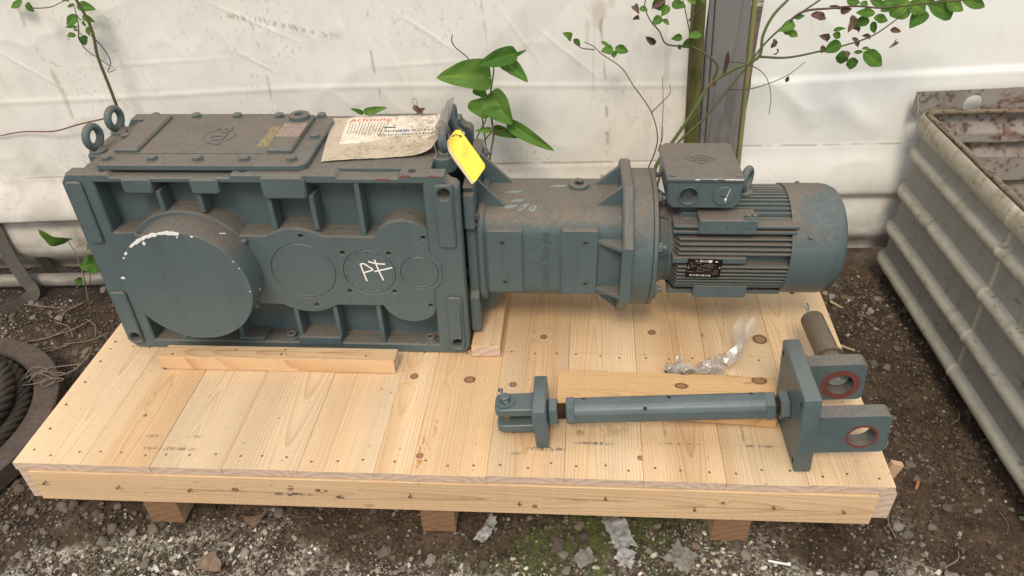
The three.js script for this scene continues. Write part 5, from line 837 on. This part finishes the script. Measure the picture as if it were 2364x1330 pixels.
{
  const D = PL.A, o = thing('climbing_shoot', 'green shoot with small leaves rising behind the left lifting eyes', 'plant', [-.12, GY, -.5]);
  stem(o, [[-.11, GY, -.5], [-.125, .1, -.5], ...D.main], .0055, .0035, SM.olive);
  for (const k of ['t1', 't2', 't4']) stem(o, D[k], .0016, .0009, SM.brown); stem(o, D.t3, .0014, .001, SM.red); stem(o, D.tend, .0015, .0022, SM.red); D.L.forEach(a => leaf(o, a));
}
{
  const D = PL.B, o = thing('knotweed', 'knotweed with big heart-shaped green leaves between gearbox and flange', 'plant', [.93, GY, -.47]);
  stem(o, [[D.main[0][0] - .01, GY, -.47], ...D.main], .005, .002, SM.green); stem(o, [[D.dark[0][0] - .02, GY, -.5], ...D.dark], .0026, .0013, SM.brown); stem(o, [[D.thin[0][0] + .02, GY, -.47], ...D.thin], .003, .0018, SM.green);
  for (const k of ['tw1', 'tw2', 'tw3']) stem(o, D[k], .0019, .0015, SM.red); D.L.forEach(a => leaf(o, a, 'knot'));
}
{
  const D = PL.D, o = thing('low_plant', 'low plant with two pointed leaves peeping over the gearbox back edge', 'plant', [.66, GY, -.46]);
  stem(o, [[D.s1[0][0], GY, -.46], ...D.s1], .002, .001, SM.green); stem(o, D.s2, .0012, .001, SM.green); D.L.forEach(a => leaf(o, a, 'knot'));
  const p = thing('withered_shoot', 'withered red-brown curled leaf with a looped tendril behind the gearbox', 'plant', [.77, GY, -.46]);
  stem(p, [[D.tendril[0][0], GY, -.46], ...D.tendril], .0011, .0007, SM.red); D.dead.forEach(a => leaf(p, a, 'dead'));
}
{
  const D = PL.C, o = thing('shrub', 'arching shrub with many green and withered leaves in front of the metal post', 'shrub', [1.4, GY, -.55]);
  stem(o, [[D.m1[0][0] - .07, GY, -.57], ...D.m1], .0068, .0034, SM.green); stem(o, [[D.m2[0][0] - .05, GY, -.55], ...D.m2], .0042, .0022, SM.olive); stem(o, D.b1, .0034, .0013, SM.olive); stem(o, D.b2, .003, .0014, SM.brown);
  stem(o, [[D.l1[0][0], GY, -.54], ...D.l1], .0026, .0011, SM.brown); stem(o, D.l2, .0016, .001, SM.brown); stem(o, D.l3, .0035, .0013, SM.olive); for (const k of ['l4', 'l5']) stem(o, D[k], .002, .0011, SM.brown); for (const k of ['v1', 'v2', 'v4', 'v5', 'v6']) stem(o, D[k], .0015, .0008, SM.brown); stem(o, [[D.v3[0][0], GY, -.54], ...D.v3], .0018, .0008, SM.brown);
  D.L.forEach(a => leaf(o, a)); D.dead.forEach((a, i) => { if (i === 15) { a = a.slice(); a[6] *= .6; } leaf(o, a, 'dead'); });
}
{
  const D = PL.E, o = thing('seedling', 'thin seedling with three broad leaves on the ground left of the gearbox', 'plant', [-.37, GY, -.44]);
  stem(o, D.s1, .0022, .0014, SM.pale); stem(o, D.s2, .0013, .001, SM.pale); stem(o, D.s3, .0018, .0012, SM.brown); D.L.forEach(a => leaf(o, a, 'knot'));
}

// ---------------------------------------------------------------- litter on the ground
function crumple(w, h, amp, seed, nx = 12, ny = 10) { const g = new THREE.PlaneGeometry(w, h, nx, ny), p = g.attributes.position; g.rotateX(-Math.PI / 2); for (let i = 0; i < p.count; i++) { const x = p.getX(i), z = p.getZ(i), e = Math.max(Math.abs(x) / w, Math.abs(z) / h) * 2, k = 1 - .35 * e * vn(x * 160, z * 160, seed + 2); p.setXYZ(i, x * k + .3 * amp * (vn(x * 70, z * 70, seed + 4) - .5), Math.abs(amp * (fbm(x * 55 + 5, z * 55, 3, seed) - .3)) + .002, z * k); } return toCreasedNormals(g, .3); }
const put = (g, x, z, r, y = .004) => { g.rotateY(r); g.translate(x, GY + y, z); return g; };
const dry = (a, b, s) => std({ map: tex(64, 64, (u, v) => mix3(a, b, fbm(u * 7, v * 7, 3, s))), roughness: .9, side: THREE.DoubleSide });
{
  const dl = (x, z, w, h, r, label, s) => { const g = leafGeo([0, 0, 0, w, .006, .004, h], 'dead'); const p = g.attributes.position; for (let i = 0; i < p.count; i++) { const yy = p.getZ(i); p.setXYZ(i, p.getX(i) - w / 2, .003 + Math.abs(p.getY(i)) * .12 + .008 * vn(p.getX(i) * 60, yy * 60 + p.getY(i) * 40, s), p.getY(i) * .9 + yy * .2); } g.computeVertexNormals(); const q = g.attributes.color; for (let i = 0; i < q.count; i++) { const k = .6 + .6 * hash(i, 1, s); q.setXYZ(i, .22 * k, .145 * k, .095 * k); }; solo('dry_leaf', put(g, x, z, r), deadM, label, 'leaf'); };
  dl(.398, .35, .055, .04, .5, 'curled brown dry leaf on the ground just under the pallet front', 3);
  dl(.354, .468, .06, .05, -.7, 'pale dry leaf at the bottom edge of the picture, left of centre', 5);
  dl(.35, .405, .05, .018, .9, 'narrow torn dry leaf between the other two on the gravel', 7);
  const foil = dry([.14, .13, .12], [.42, .41, .39], 4), film = dry([.12, .1, .08], [.26, .235, .2], 9);
  const scraps = [
    ['plastic_scrap', .923, .365, .028, .085, -.35, foil, 'narrow twisted scrap of grey foil beside the middle pallet bearer'],
    ['plastic_scrap', 1.212, .368, .06, .085, .3, foil, 'large crumpled scrap of bubble film on moss between the right bearers'],
    ['plastic_scrap', 1.222, .425, .04, .05, -.4, foil, 'small white film scrap just below the large bubble film scrap'],
    ['plastic_scrap', 1.135, .43, .05, .045, .5, film, 'dull translucent film scrap on the lime crust at the bottom'],
    ['plastic_scrap', 1.336, .42, .065, .065, .9, film, 'flat grey-brown bubble film scrap near the right pallet bearer'],
    ['plastic_scrap', 1.19, .33, .045, .03, .2, film, 'brownish torn film scrap half under the pallet edge'],
  ];
  scraps.forEach(([n, x, z, w, h, r, m, label], i) => solo(n, put(crumple(w, h, .02, 10 + i), x, z, r), m, label, 'plastic scrap'));
  solo('cable_tie', put(mergeGeometries([bx(-.022, .018, 0, .0014, -.0025, .0025, .0006), bx(.016, .023, 0, .004, -.0035, .0035, .001)].map(g => prep(g))), 1.536, .424, -.18, .006), M.white, 'cut-off white cable tie on the ground at the lower right', 'cable tie');
  solo('cigarette_butt', put(prep(cyl('x', .0035, -.012, .012, [0, 0, 0], 12, .0006)), 1.895, .21, 1.0, .007), std({ color: new THREE.Color().setRGB(.4, .17, .06), roughness: .8 }), 'orange cigarette butt between pebbles right of the pallet', 'cigarette butt');
  const chipM = std({ color: new THREE.Color().setRGB(.5, .33, .19), roughness: .85 });
  const chip = (x, z, r, l, w, label, y = .008) => { const g = extY([[-l, -w], [l * .8, -w * .7], [l, w * .3], [-l * .7, w]], 0, .004, .0006); solo('wood_chip', put(prep(g), x, z, r, y), chipM, label, 'wood chip'); };
  chip(1.914, -.475, -.9, .024, .004, 'pale wood splinter behind the right end of the pallet');
  chip(1.88, -.27, -.6, .026, .004, 'pale wood splinter on the ground beside the steel pin', .01);
  { const g = bx(-.012, .012, -.03, .03, -.006, .006, .001); g.rotateZ(-.25); g.translate(1.765, -.045, .3); solo('wood_chip', prep(g), chipM, 'raw splinter standing against the right side of the pallet', 'wood chip'); }
  const tw = []; const rnd = mulberry(55); for (let k = 0; k < 14; k++) { const x = -.62 + .35 * rnd(), z = -.42 + .3 * rnd(), a = rnd() * 6; tw.push(tube([[x, GY + .006, z], [x + .06 * Math.cos(a), GY + .014 * rnd() + .006, z + .05 * Math.sin(a)], [x + .13 * Math.cos(a + .3), GY + .006, z + .1 * Math.sin(a + .3)]], .0012 + .001 * rnd(), 12, 5)); }
  for (let k = 0; k < 16; k++) { const x = 1.78 + .5 * rnd(), z = .25 + .3 * rnd() - .5 * (k % 2), a = rnd() * 6; tw.push(tube([[x, GY + .004, z], [x + .03 * Math.cos(a), GY + .01 * rnd() + .004, z + .03 * Math.sin(a)], [x + .06 * Math.cos(a + .3), GY + .005, z + .06 * Math.sin(a + .3)]], .0007 + .0006 * rnd(), 10, 5)); }
  const lt = solo('twigs', mergeGeometries(tw), SM.pale, 'thin dry twigs and stalks strewn on the earth', 'twigs', null, 'stuff');
}
renderer.render(scene, camera);
